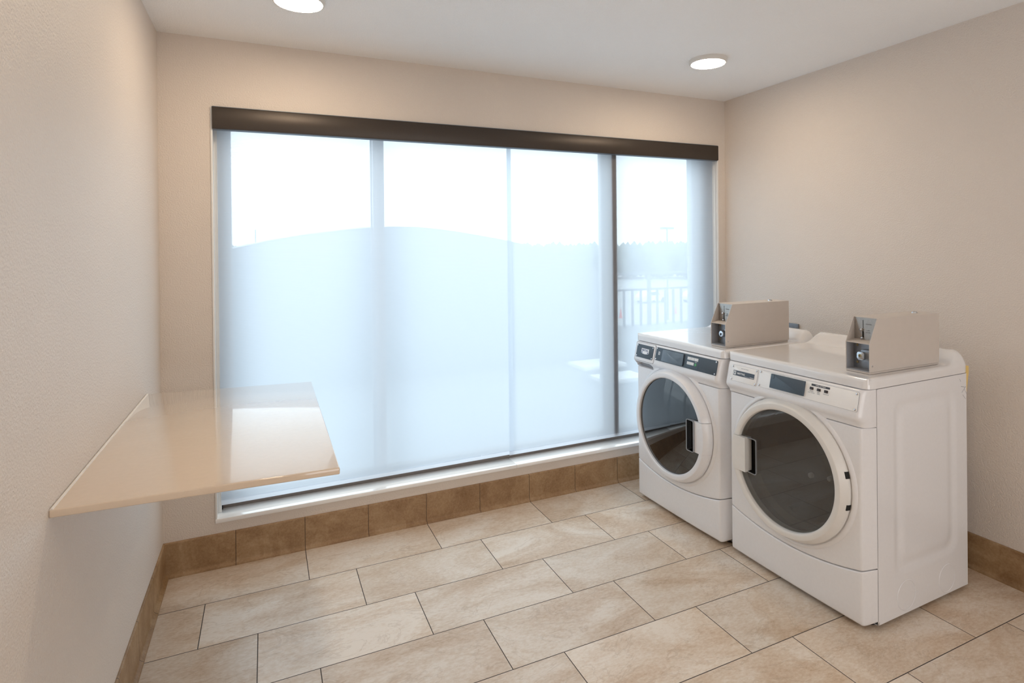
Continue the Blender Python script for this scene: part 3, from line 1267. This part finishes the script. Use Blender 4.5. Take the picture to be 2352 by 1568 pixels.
    if kind == 'dryer':
        bm = bmesh.new()
        lathe(bm, [(0.0, gb), (0.2505, gb), (0.2505, gb + 0.004), (0.0, gb + 0.004)], (0, MC, DZ), 'x', 128)
        g = dp(bm, 'door_glass', MAT['dryer_glass'], angle=30)
    else:
        pr = []
        for i in range(0, 15):
            r_ = 0.2505 * i / 14
            pr.append((r_, bf + 0.012 - 0.030 * (1 - (r_ / 0.2505) ** 2)))
        pr += [(0.2505, bf + 0.016), (0.0, bf + 0.016)]
        bm = bmesh.new()
        lathe(bm, pr, (0, MC, DZ), 'x', 128)
        g = dp(bm, 'door_glass', MAT['washer_glass'], angle=30)
    # cut the pocket through the glass (in the glass's own coordinates)
    c = bmesh.new()
    prism(c, rrect(s0, s1 + (0.02 if sgn > 0 else 0), z0, z1, 0.010), lambda s, z, d: Vector((d, s, z)) - D0, bf - 0.06, bf + 0.05)
    if sgn < 0:
        pass
    gl = g.location.copy()
    cut(g, c)
    # rim and tub
    bm = bmesh.new()
    outer = rrect(s0 - 0.0005, s1 + 0.0005, z0 - 0.0005, z1 + 0.0005, 0.010)
    inner = rrect(s0 + 0.0025, s1 - 0.0025, z0 + 0.0025, z1 - 0.0025, 0.008)
    fr_b = (gb - 0.002) if kind == 'dryer' else bf - 0.012
    O = [bm.verts.new((fr_b, s, z)) for s, z in outer]
    I = [bm.verts.new((fr_b, s, z)) for s, z in inner]
    O2 = [bm.verts.new((bf + 0.022, s, z)) for s, z in outer]
    I2 = [bm.verts.new((bf + 0.022, s, z)) for s, z in inner]
    n = len(O)
    for i in range(n):
        j = (i + 1) % n
        bm.faces.new((O[i], O[j], I[j], I[i]))
        bm.faces.new((O[i], O2[i], O2[j], O[j]))
        bm.faces.new((I[i], I[j], I2[j], I2[i]))
        bm.faces.new((O2[i], I2[i], I2[j], O2[j]))
    dp(bm, 'grip_rim', MAT['rim_clear'])
    bm = bmesh.new()
    I = [bm.verts.new((fr_b + 0.004, s, z)) for s, z in inner]
    I2 = [bm.verts.new((bf + 0.050, s, z)) for s, z in inner]
    for i in range(n):
        j = (i + 1) % n
        bm.faces.new((I[i], I[j], I2[j], I2[i]))
    bm.faces.new(I2)
    dp(bm, 'grip_pocket', MAT['slot_black'])
    c = bmesh.new()
    q0, q1 = sorted((MC + sgn * 0.235, MC + sgn * 0.32))
    box(c, bf - 0.03 - D0.x, -0.0665 - D0.x, q0 - D0.y, q1 - D0.y, -0.0775, 0.0815)
    cut(ring, c)
    # handle: ring section widened inward to a straight grip edge
    hz0, hz1 = DZ - 0.076, DZ + 0.080
    ro = 0.2975
    outl = []
    n = 14
    for i in range(n + 1):
        z = hz0 + (hz1 - hz0) * i / n
        outl.append((math.sqrt(ro * ro - (z - DZ) ** 2), z))
    outl = [(hi_, hz0)] + outl + [(hi_, hz1)]

    def shell(fr, scale_o):
        pts = []
        for s, z in outl:
            ss_ = s if abs(s - hi_) < 1e-6 else s - scale_o
            pts.append((fr, MC + sgn * ss_, z))
        return pts
    bm = bmesh.new()
    loft(bm, [shell(-0.068, 0.0), shell(bf + 0.028, 0.001), shell(bf + 0.014, 0.007), shell(bf + 0.002, 0.0155), shell(bf - 0.0035, 0.0195)],
         close_u=True, cap=True)
    dp(bm, 'handle', P, angle=24)
    if kind == 'dryer':
        for za, zb_ in ((0.575, 0.600), (0.452, 0.474)):
            bm = bmesh.new()
            pts = []
            for z in (za, zb_):
                s = math.sqrt(0.2972 ** 2 - (z - DZ) ** 2)
                pts.append((MC - s, z))
            loft(bm, [[(-0.066, pts[0][0] - 0.0008, za), (-0.083, pts[0][0] + 0.003, za), (-0.083, pts[0][0] + 0.02, za), (-0.066, pts[0][0] + 0.02, za)],
                      [(-0.066, pts[1][0] - 0.0008, zb_), (-0.083, pts[1][0] + 0.003, zb_), (-0.083, pts[1][0] + 0.02, zb_), (-0.066, pts[1][0] + 0.02, zb_)]],
                 close_u=True, cap=True)
            dp(bm, 'hinge_slot', MAT['slot_black'])
        bm = bmesh.new()
        lathe(bm, [(0.236, -0.076), (0.228, -0.060), (0.212, -0.020), (0.203, 0.020), (0.192, 0.040), (0.165, 0.052), (0.0, 0.058)], (0, MC, DZ), 'x', 96)
        dp(bm, 'door_bowl', MAT['bowl_glass'], angle=60)
        # two small pale round studs inside the glass
        for da, dz in ((-0.085, -0.008), (-0.175, 0.008)):
            bm = bmesh.new()
            lathe(bm, [(0, -0.006), (0.008, -0.004), (0.011, 0.0), (0.011, 0.012), (0, 0.012)], (-0.030, MC + da, DZ + dz), 'x', 20)
            dp(bm, 'pale_stud', MAT['plastic'])
    # --- drum
    bm = bmesh.new()
    lathe(bm, [(0.257, -0.055), (0.257, -0.02), (0.235, 0.0), (0.235, 0.03), (0.31, 0.04), (0.31, 0.50), (0.28, 0.53), (0.0, 0.54)], (0, MC, DZ), 'x', 72)
    finish(bm, 'drum', MAT['drum'] if kind == 'dryer' else MAT['drum_dark'], t, angle=40)
    if kind == 'dryer':
        for k in range(3):
            bm = bmesh.new()
            a_ = math.radians(200 + 120 * k)
            m = Matrix.Translation((0, MC, DZ)) @ Matrix.Rotation(a_, 4, 'X')
            pr = [(-0.035, 0.309), (0.035, 0.309), (0.016, 0.245), (0.008, 0.236), (-0.008, 0.236), (-0.016, 0.245)]
            prism(bm, pr, lambda s, z, d: m @ Vector((d, s, z)), 0.05, 0.50)
            finish(bm, 'drum_baffle', MAT['drum'], t)

    # --- control surfaces
    if kind == 'dryer':
        bm = bmesh.new()
        plate(bm, 0.507, 0.664, 0.841, 0.913, -0.001, 0.002, 0.006)
        npl = finish(bm, 'nameplate', MAT['plate_white'], t)
        for q in ((0.5062, 0.6648, 0.8402, 0.9138), (0.0202, 0.4978, 0.8432, 0.9168)):
            bm = bmesh.new()
            plate(bm, *q, -0.001, 0.0006, 0.0065, 0)
            finish(bm, 'plate_seam', MAT['box_inner'], t, smooth=False)
        npl['label'] = 'white nameplate with dark badge bar'
        for a_, z_ in ((0.657, 0.906), (0.657, 0.848), (0.514, 0.906), (0.514, 0.848)):
            face_screw(npl, a_, z_)
        bm = bmesh.new()
        plate(bm, 0.523, 0.650, 0.8665, 0.8895, 0.0018, 0.0026, 0.0012, 0)
        finish(bm, 'badge_bar', MAT['badge_dark'], npl)
        bm = bmesh.new()
        plate(bm, 0.6335, 0.6475, 0.8695, 0.8865, 0.0026, 0.0031, 0.0025, 0)
        add_text(bm, 'MAYTAG', 0.0125, face_matrix(0.6020, 0.8775, 0.0029), 0.90, 0.0002)
        add_text(bm, 'COMMERCIAL', 0.0040, face_matrix(0.5370, 0.8705, 0.0029), 1.0, 0.0001)
        prism(bm, [(-0.016, -0.0006), (0.016, -0.0006), (0.016, 0.0001), (-0.016, 0.0001)],
              lambda s, z, d, m=face_matrix(0.567, 0.8700, 0): m @ Vector((s, z, d)), 0.0026, 0.003)
        finish(bm, 'badge_lettering', MAT['ink_white'], npl, smooth=False)
        bm = bmesh.new()
        plate(bm, 0.6365, 0.6450, 0.8735, 0.8835, 0.0031, 0.0034, 0.001, 0)
        finish(bm, 'badge_emblem', MAT['ink_pale'], npl, smooth=False)
        bm = bmesh.new()
        add_text(bm, 'HEAVY DUTY DRYER', 0.0048, face_matrix(0.585, 0.9015, 0.0022), 1.0)
        finish(bm, 'caption', MAT['ink_pale'], npl, smooth=False)

        bm = bmesh.new()
        plate(bm, 0.021, 0.497, 0.844, 0.916, -0.001, 0.002, 0.006)
        cp = finish(bm, 'control_panel', MAT['plate_white'], t)
        for a_, z_ in ((0.490, 0.909), (0.490, 0.851), (0.029, 0.909), (0.029, 0.851)):
            face_screw(cp, a_, z_)
        bm = bmesh.new()
        plate(bm, 0.255, 0.425, 0.852, 0.9115, 0.001, 0.012, 0.002, 0.001)
        dsp = finish(bm, 'display_cover', MAT['display'], cp)
        bm = bmesh.new()
        m = face_matrix(0.411, 0.902, 0)
        for q in (rrect(0.003, 0.0042, -0.009, 0.009, 0.0003, 1), rrect(-0.004, 0.0042, -0.0095, -0.0085, 0.0003, 1)):
            prism(bm, q, lambda s, z, d: m @ Vector((s, z, d)), 0.0118, 0.0124)
        finish(bm, 'latch_mark', MAT['slot_black'], cp)
        bm = bmesh.new()
        plate(bm, 0.143, 0.227, 0.9010, 0.9090, 0.0018, 0.0024, 0.0006, 0)
        finish(bm, 'label_bar', MAT['ink'], cp, smooth=False)
        bm = bmesh.new()
        add_text(bm, 'FABRIC SETTINGS', 0.0062, face_matrix(0.185, 0.905, 0.0026), 0.95)
        finish(bm, 'label_bar_lettering', MAT['ink_white'], cp, smooth=False)
        for a_, words in ((0.2235, ('WHITES', 'AND COLORS')), (0.1900, ('PERM', 'PRESS')), (0.1570, ('DELICATES',))):
            bm = bmesh.new()
            plate(bm, a_ - 0.0075, a_ + 0.0075, 0.8850, 0.8955, 0.0018, 0.006, 0.0015, 0.0008)
            finish(bm, 'button', MAT['button'], cp)
            bm = bmesh.new()
            for i, w_ in enumerate(words):
                add_text(bm, w_, 0.0052, face_matrix(a_, 0.8790 - 0.0058 * i, 0.0022), 0.95)
            finish(bm, 'button_caption', MAT['ink_pale'], cp, smooth=False)
    else:
        bm = bmesh.new()
        plate(bm, 0.503, 0.680, 0.822, 0.921, -0.004, 0.0022, 0.010, 0.0015)
        dr = finish(bm, 'dispenser_drawer', E, t)
        bm = bmesh.new()
        plate(bm, 0.5005, 0.6825, 0.8195, 0.9235, -0.006, 0.0006, 0.012, 0)
        finish(bm, 'drawer_gap', MAT['box_inner'], t)
        bm = bmesh.new()
        plate(bm, 0.514, 0.668, 0.838, 0.911, 0.001, 0.0038, 0.005)
        npl = finish(bm, 'nameplate', MAT['panel_dark'], t)
        for a_, z_ in ((0.661, 0.904), (0.661, 0.845), (0.521, 0.904), (0.521, 0.845)):
            face_screw(npl, a_, z_, 0.0038)
        m = face_matrix(0.588, 0.878, 0)
        bm = bmesh.new()
        pts = [(-0.034, 0.014), (-0.034, -0.012)] + [(-0.034 + 0.068 * i / 8, -0.012 - 0.006 * math.sin(math.pi * i / 8)) for i in range(1, 8)] + [(0.034, -0.012), (0.034, 0.014)]
        prism(bm, pts, lambda s, z, d: m @ Vector((s, z, d)), 0.0036, 0.0046)
        finish(bm, 'badge', MAT['ink_white'], npl, smooth=False)
        bm = bmesh.new()
        add_text(bm, 'MAYTAG', 0.0170, face_matrix(0.588, 0.8815, 0.0048), 0.80, 0.0003)
        prism(bm, [(-0.031, -0.0055), (-0.031, -0.0115), (-0.024, -0.0125), (-0.019, -0.0065)], lambda s, z, d: m @ Vector((s, z, d)), 0.0046, 0.005)
        prism(bm, [(0.031, -0.0055), (0.031, -0.0115), (0.024, -0.0125), (0.019, -0.0065)], lambda s, z, d: m @ Vector((s, z, d)), 0.0046, 0.005)
        finish(bm, 'badge_lettering', MAT['navy'], npl, smooth=False)

        bm = bmesh.new()
        plate(bm, 0.019, 0.493, 0.845, 0.916, -0.001, 0.0024, 0.005)
        cp = finish(bm, 'control_panel', MAT['panel_dark'], t)
        for a_, z_ in ((0.486, 0.909), (0.486, 0.852), (0.027, 0.909), (0.027, 0.852)):
            face_screw(cp, a_, z_, 0.0024)
        bm = bmesh.new()
        plate(bm, 0.258, 0.430, 0.849, 0.911, 0.001, 0.010, 0.003, 0.001)
        finish(bm, 'display_cover', MAT['display_gloss'], cp)
        bm = bmesh.new()
        plate(bm, 0.457, 0.470, 0.877, 0.894, 0.002, 0.003, 0.001, 0)
        o = finish(bm, 'symbol_label', MAT['button_white'], cp, smooth=False)
        bm = bmesh.new()
        plate(bm, 0.460, 0.467, 0.886, 0.8895, 0.003, 0.0034, 0.001, 0)
        plate(bm, 0.4615, 0.4655, 0.879, 0.884, 0.003, 0.0034, 0.001, 0)
        finish(bm, 'symbol_mark', MAT['ink'], cp, smooth=False)
        bm = bmesh.new()
        plate(bm, 0.146, 0.238, 0.852, 0.910, 0.0018, 0.0034, 0.004, 0.0006)
        finish(bm, 'keypad', MAT['display'], cp)
        for a_, z_ in ((0.2185, 0.897), (0.1915, 0.897), (0.1645, 0.897), (0.2185, 0.873), (0.1925, 0.873)):
            bm = bmesh.new()
            plate(bm, a_ - 0.0128, a_ + 0.0128, z_ - 0.0072, z_ + 0.0072, 0.0032, 0.0042, 0.0012, 0.0003)
            key = finish(bm, 'key', MAT['button_white'], cp)
        bm = bmesh.new()
        m = face_matrix(0.166, 0.872, 0)
        pts = [(0.0072 * math.cos(2 * math.pi * i / 20), 0.0082 * math.sin(2 * math.pi * i / 20)) for i in range(20)]
        prism(bm, pts, lambda s, z, d: m @ Vector((s, z, d)), 0.0032, 0.0046, 0.0004)
        o = finish(bm, 'start_key', MAT['green'], cp)
        o['label'] = 'round green start key'
        bm = bmesh.new()
        add_text(bm, 'START', 0.0052, face_matrix(0.166, 0.884, 0.0036), 1.0)
        finish(bm, 'start_caption', MAT['ink_white'], cp, smooth=False)
    return t


def coin_box(label, loc, rz, round_lock):
    """coin meter: folded sheet cover, sloped top opening, steel plates, lock. x back, y toward the window, z up"""
    t = thing('coin_box', label, 'coin box', loc, rz, 'coin boxes on the laundry machines')
    BW, BL, H0, ZK, H = 0.103, 0.445, 0.009, 0.118, 0.217
    sl = 0.048
    th = 0.0022
    prof = [(0, H0), (0, ZK), (sl, H), (BL, H), (BL, H0)]
    B = MAT['box_paint']
    bm = bmesh.new()
    box(bm, 0.0015, BL - 0.006, 0.0008, BW - 0.0008, 0.0008, H0 - 0.001, 0.0005)
    finish(bm, 'plinth', B, t)
    bm = bmesh.new()
    for y0, y1 in ((0, th), (BW - th, BW)):
        prism(bm, prof, lambda s, z, d: (s, d, z), y0, y1)
    box(bm, sl, BL, th - 0.0002, BW - th + 0.0002, H - th, H - 0.0001)
    box(bm, BL - th, BL - 0.0001, th - 0.0002, BW - th + 0.0002, H0, H - th)
    finish(bm, 'cover', B, t, smooth=False)
    bm = bmesh.new()
    pts = [(0.001, ZK - 0.001), (0.001, ZK + 0.0015), (0.055, ZK + 0.010), (0.055, ZK + 0.0075)]
    prism(bm, pts, lambda s, z, d: (s, d, z), th, BW - th)
    finish(bm, 'shelf', B, t, smooth=False)
    bm = bmesh.new()
    box(bm, 0.0, 0.05, th, BW - th, H0, H0 + 0.003)
    box(bm, 0.002, 0.05, BW - th - 0.002, BW - th, H0, ZK)
    finish(bm, 'inner_tray', MAT['box_inner'], t, smooth=False)
    # upper steel plate with coin slot, return lever, wording
    ux = 0.052
    bm = bmesh.new()
    box(bm, ux, ux + 0.003, th, BW - th, ZK + 0.006, H - th)
    up = finish(bm, 'coin_plate', MAT['steel'], t, smooth=False)
    bm = bmesh.new()
    box(bm, ux - 0.0006, ux, 0.0615, 0.0635, 0.172, 0.205)
    finish(bm, 'coin_slot', MAT['slot_black'], up, smooth=False)
    bm = bmesh.new()
    pts = rrect(0.060, 0.0665, 0.134, 0.160, 0.002, 3)
    prism(bm, pts, lambda s, z, d: (d, s, z), ux - 0.0008, ux)
    pts = rrect(0.0635, 0.0735, 0.131, 0.138, 0.002, 3)
    prism(bm, pts, lambda s, z, d: (d, s, z), ux - 0.0008, ux)
    finish(bm, 'return_slot', MAT['slot_black'], up, smooth=False)
    for (ky, kz, rr) in ((0.0685, 0.1655, 0.0062), (0.0655, 0.1325, 0.0055)):
        bm = bmesh.new()
        lathe(bm, [(0, -0.009), (rr * 0.6, -0.0085), (rr, -0.006), (rr, -0.004), (rr * 0.5, -0.002), (rr * 0.5, 0.0)], (ux, ky, kz), 'x', 20)
        finish(bm, 'return_knob', MAT['chrome'], up)
    mt = Matrix((Vector((0, -1, 0)), Vector((0, 0, 1)), Vector((-1, 0, 0)))).transposed().to_4x4()

    def tm(y, z):
        m = mt.copy()
        m.translation = (ux - 0.0004, y, z)
        return m
    bm = bmesh.new()
    add_text(bm, 'QUARTERS', 0.0062, tm(0.0395, 0.189), 0.85)
    add_text(bm, 'COIN', 0.0062, tm(0.042, 0.1640), 0.85)
    add_text(bm, 'RETURN', 0.0062, tm(0.042, 0.1560), 0.85)
    finish(bm, 'plate_lettering', MAT['box_inner'], up, smooth=False)
    # lower steel plate with lock
    lx = 0.044
    bm = bmesh.new()
    box(bm, lx, lx + 0.003, th, BW - th, H0 + 0.003, ZK)
    lp = finish(bm, 'vault_plate', MAT['steel_dark'], t, smooth=False)
    for z in (0.034, 0.103):
        bm = bmesh.new()
        lathe(bm, [(0, -0.003), (0.004, -0.0024), (0.0055, 0.0)], (lx, 0.083, z), 'x', 16)
        finish(bm, 'rivet', MAT['brass'], lp)
    lk = bpy.data.objects.new('lock', None)
    COL.objects.link(lk)
    lk.parent = t
    bm = bmesh.new()
    cy_, cz_ = 0.0475, 0.066
    if round_lock:
        lathe(bm, [(0.0, -0.030), (0.009, -0.030), (0.014, -0.029), (0.016, -0.026), (0.016, -0.006), (0.020, -0.004), (0.020, 0.0)], (lx, cy_, cz_), 'x', 32)
        finish(bm, 'lock_body', MAT['chrome'], lk, angle=30)
        bm = bmesh.new()
        box(bm, lx - 0.0308, lx - 0.0298, cy_ - 0.005, cy_ + 0.004, cz_ - 0.006, cz_ + 0.004)
        box(bm, lx - 0.0309, lx - 0.0299, cy_ - 0.001, cy_ + 0.005, cz_ - 0.009, cz_ - 0.003)
        finish(bm, 'keyway', MAT['slot_black'], lk, smooth=False)
    else:
        pts = rrect(cy_ - 0.0155, cy_ + 0.0155, cz_ - 0.0155, cz_ + 0.0155, 0.007)
        prism(bm, pts, lambda s, z, d: (d, s, z), lx - 0.010, lx - 0.032, 0.003)
        finish(bm, 'lock_face', MAT['chrome'], lk, angle=30)
        bm = bmesh.new()
        pts = rrect(cy_ - 0.040, cy_ + 0.011, cz_ - 0.022, cz_ + 0.024, 0.008)
        prism(bm, pts, lambda s, z, d: (d, s, z), lx, lx - 0.018, 0.005)
        finish(bm, 'lock_body', MAT['steel_dark'], lk, angle=30)
        bm = bmesh.new()
        lathe(bm, [(0.0, -0.0332), (0.006, -0.0332), (0.0075, -0.032)], (lx, cy_ + 0.002, cz_), 'x', 20)
        finish(bm, 'key_cylinder', MAT['brass'], lk)
        bm = bmesh.new()
        box(bm, lx - 0.0342, lx - 0.0330, cy_ + 0.0012, cy_ + 0.0028, cz_ - 0.005, cz_ + 0.005)
        finish(bm, 'keyway', MAT['slot_black'], lk, smooth=False)
    # top lock button and side screw
    bm = bmesh.new()
    lathe(bm, [(0.012, 0.0), (0.0115, 0.002), (0.009, 0.0065), (0.006, 0.0075), (0.0, 0.0072)], (0.365, BW / 2, H - 0.0005), 'z', 24)
    finish(bm, 'top_lock', MAT['chrome'], t)
    bm = bmesh.new()
    m = Matrix.Translation((0.016, 0.0, 0.032))
    n = 14
    A = [m @ Vector((0.0042 * math.cos(2 * math.pi * i / n), 0.0003, 0.0042 * math.sin(2 * math.pi * i / n))) for i in range(n)]
    Bv = [m @ Vector((0.0028 * math.cos(2 * math.pi * i / n), -0.0016, 0.0028 * math.sin(2 * math.pi * i / n))) for i in range(n)]
    loft(bm, [A, Bv], close_u=True, cap=True)
    finish(bm, 'side_screw', MAT['chrome'], t)
    return t


TH_M = 0.02
DLOC = (2.527, -1.643, 0.0)
WLOC = (2.495, -0.920, 0.0)


def in_frame(loc, a, b, z):
    return (loc[0] + b * math.cos(TH_M) - a * math.sin(TH_M), loc[1] + b * math.sin(TH_M) + a * math.cos(TH_M), z)


machine('dryer', 'clothes_dryer', 'white front-loading dryer nearest the camera, white control panel and see-through door', 'clothes dryer', DLOC, TH_M)
machine('washer', 'washing_machine', 'white front-loading washer beside the window with slate blue control panel', 'washing machine', WLOC, TH_M)
coin_box('beige coin box on the nearer machine, the dryer, with squarish chrome lock', in_frame(DLOC, 0.045, 0.030, ZT), TH_M - 0.02, False)
coin_box('beige coin box on the farther machine, the washer, with round chrome lock', in_frame(WLOC, 0.045, 0.008, ZT), TH_M - 0.01, True)


# ------------------------------------------------------------------ outside the window
def out_pt(az, tan_el, dist):
    a = math.radians(az)
    return Vector((CAM.x + dist * math.sin(a), CAM.y + dist * math.cos(a), CAM.z + dist * tan_el))


GZ = -6.0
bm = bmesh.new()
box(bm, -200, 300, 14.0, 420, GZ - 0.5, GZ)
struct(finish(bm, 'ground', MAT['ground'], smooth=False))
bm = bmesh.new()
box(bm, -12, 16, WY + TH, 6.4, -0.35, -0.02)
struct(finish(bm, 'terrace', MAT['terrace'], smooth=False))

# low arched roof seen end-on
pts = [(-2.54, 0.0071), (0.4, 0.0195), (3.32, 0.0286), (7.14, 0.0371), (9.2, 0.0400), (11.12, 0.0415), (13.57, 0.0407), (15.7, 0.0368),
       (17.76, 0.0314), (21.42, 0.0197), (23.74, 0.0103), (26.32, -0.0015), (30.17, -0.0284), (32.5, -0.050)]
YR = 3.6
prof = []
for az, te in [(-12, -0.06), (-6.5, -0.014)] + pts:
    d = (YR - CAM.y) / math.cos(math.radians(az))
    p = out_pt(az, te, d)
    prof.append((p.x, p.z))
poly = [(prof[0][0], -0.02)] + prof + [(prof[-1][0] + 0.02, -0.02)]
ar = thing('arched_roof', 'grey arched roof end rising outside behind the left and middle shade', 'roof', ((prof[0][0] + prof[-1][0]) / 2, YR, -0.02))
bm = bmesh.new()
prism(bm, poly, lambda s, z, d: Vector((s, d, z)) - ar.location, YR, YR + 2.4)
finish(bm, 'end_wall', MAT['roof'], ar, smooth=False)
bm = bmesh.new()
rows = []
for x, z in prof[:7]:
    rows.append([Vector(p) - ar.location for p in ((x, YR - 0.012, z - 0.004), (x, YR - 0.012, z + 0.010), (x, YR + 2.4, z + 0.010), (x, YR + 2.4, z - 0.004))])
loft(bm, rows, close_u=True, cap=True)
finish(bm, 'roof_edge', MAT['flashing'], ar)

# railing at the terrace edge
rl = thing('terrace_railing', 'dark metal railing with upright bars outside, behind the right shade', 'railing', (6.5, 6.2, -0.02))
L0 = rl.location
RY = 6.2


def rz_at(te, az=36.5):
    return out_pt(az, te, (RY - CAM.y) / math.cos(math.radians(az))).z


zt, zm, zb_ = rz_at(-0.0395), rz_at(-0.0665), rz_at(-0.150)
X0, X1 = 3.2, 11.5
for z, h in ((zt, 0.05), (zm, 0.04), (zb_, 0.04)):
    bm = bmesh.new()
    box(bm, X0 - L0.x, X1 - L0.x, -0.02, 0.02, z - h - L0.z, z - L0.z, 0.004)
    finish(bm, 'rail', MAT['rail'], rl)
x = X0 + 0.1
while x < X1:
    bm = bmesh.new()
    box(bm, x - 0.018 - L0.x, x + 0.018 - L0.x, -0.018, 0.018, zb_ - 0.02 - L0.z, zm - 0.02 - L0.z)
    finish(bm, 'bar', MAT['rail'], rl, smooth=False)
    x += 0.195
for x in (X0 + 0.02, 7.2, X1 - 0.02):
    bm = bmesh.new()
    box(bm, x - 0.03 - L0.x, x + 0.03 - L0.x, -0.03, 0.03, 0.0, zt - L0.z)
    finish(bm, 'post', MAT['rail'], rl, smooth=False)

# pale pavers on the terrace
for i, (u0, v0, w_, d_) in enumerate(((3.93, 3.05, 0.62, 0.42), (3.78, 2.30, 0.55, 0.36))):
    bm = bmesh.new()
    box(bm, 0, w_, 0, d_, 0, 0.05, 0.005)
    o = finish(bm, 'paving_slab', MAT['paver'])
    o.location = (u0, v0, -0.02)
    tag(o, ('pale paving slab outside seen just left of the washer, the farther of the two',
            'pale paving slab outside seen just left of the washer, the nearer of the two')[i], 'paving slab', 'pale slabs on the terrace')

# lamp post
p = out_pt(37.86, 0.034, 62)
lpost = thing('light_pole', 'tall parking lot light pole far outside behind the right shade', 'light pole', (p.x, p.y, GZ))
bm = bmesh.new()
tube(bm, [(0, 0, 0), (0, 0, p.z - GZ)], 0.09, 8)
finish(bm, 'pole', MAT['rail'], lpost)
bm = bmesh.new()
box(bm, -0.75, 0.75, -0.25, 0.25, p.z - GZ - 0.12, p.z - GZ + 0.12, 0.03)
finish(bm, 'lamp_head', MAT['rail'], lpost)
p = out_pt(-0.75, 0.036, 90)
mast = thing('radio_mast', 'thin distant mast rising over the arched roof at the left of the window', 'mast', (p.x, p.y, GZ))
bm = bmesh.new()
tube(bm, [(0, 0, 0), (0, 0, p.z - GZ)], 0.10, 6)
finish(bm, 'pole', MAT['rail'], mast)

# tree line
random.seed(11)
bm = bmesh.new()
for i in range(190):
    az = -9 + 56 * i / 189 + random.uniform(-0.2, 0.2)
    d = 150 + random.uniform(-6, 6)
    top = out_pt(az, 0.0115 + random.uniform(-0.003, 0.0035), d)
    h = top.z - GZ
    sphere(bm, (top.x, top.y, GZ + h * 0.5), 1.0, 1, (2.6, 2.6, h * 0.5))
o = finish(bm, 'tree_line', MAT['trees'], angle=180)
tag(o, 'band of distant trees on the horizon beyond the parking lot', 'trees', kind='stuff')


def car(az, dist, label, paint, lift=0.0):
    p = out_pt(az, 0, dist)
    t = thing('car', label, 'car', (p.x, p.y, GZ), math.radians(10), 'parked cars beyond the railing')
    prof = [(-2.2, 0.35), (-2.25, 0.8), (-2.1, 1.0), (-1.5, 1.55), (0.3, 1.6), (1.1, 1.05), (2.05, 0.9), (2.2, 0.6), (2.2, 0.35)]
    bm = bmesh.new()
    prism(bm, prof, lambda s, z, d: (s, d, z), -0.9, 0.9)
    finish(bm, 'body', paint, t, smooth=False)
    bm = bmesh.new()
    prism(bm, [(-1.75, 1.05), (-1.4, 1.48), (0.22, 1.52), (0.85, 1.05)], lambda s, z, d: (s, d, z), -0.905, 0.905)
    finish(bm, 'side_windows', MAT['display_gloss'], t, smooth=False)
    for wx in (-1.4, 1.4):
        for wy in (-0.92, 0.92):
            bm = bmesh.new()
            n = 16
            A = [Vector((wx + 0.33 * math.cos(2 * math.pi * k / n), wy - 0.1, 0.33 + 0.33 * math.sin(2 * math.pi * k / n))) for k in range(n)]
            B = [a_ + Vector((0, 0.2, 0)) for a_ in A]
            loft(bm, [A, B], close_u=True, cap=True)
            finish(bm, 'wheel', MAT['tyre'], t)
    return t


car(36.3, 82, 'white parked car seen through the railing, left of the pair', MAT['car_white'])
car(40.6, 84, 'white parked car seen through the railing, right of the pair', MAT['car_white'])


def cone(az, te, label):
    d = (CAM.z - GZ) / -te
    p = out_pt(az, 0, d)
    bm = bmesh.new()
    lathe(bm, [(0.28, 0.0), (0.28, 0.06), (0.16, 0.07), (0.03, 1.0), (0.0, 1.0)], (0, 0, 0), 'z', 12)
    o = finish(bm, 'traffic_cone', MAT['red'])
    o.location = (p.x, p.y, GZ)
    tag(o, label, 'traffic cone', 'red cones in the parking lot')


cone(33.35, -0.118, 'red traffic cone outside, leftmost, just right of the dark window mullion')
cone(38.6, -0.110, 'red traffic cone outside, middle one below the parked cars')
cone(39.9, -0.110, 'red traffic cone outside, rightmost by the edge of the pane')
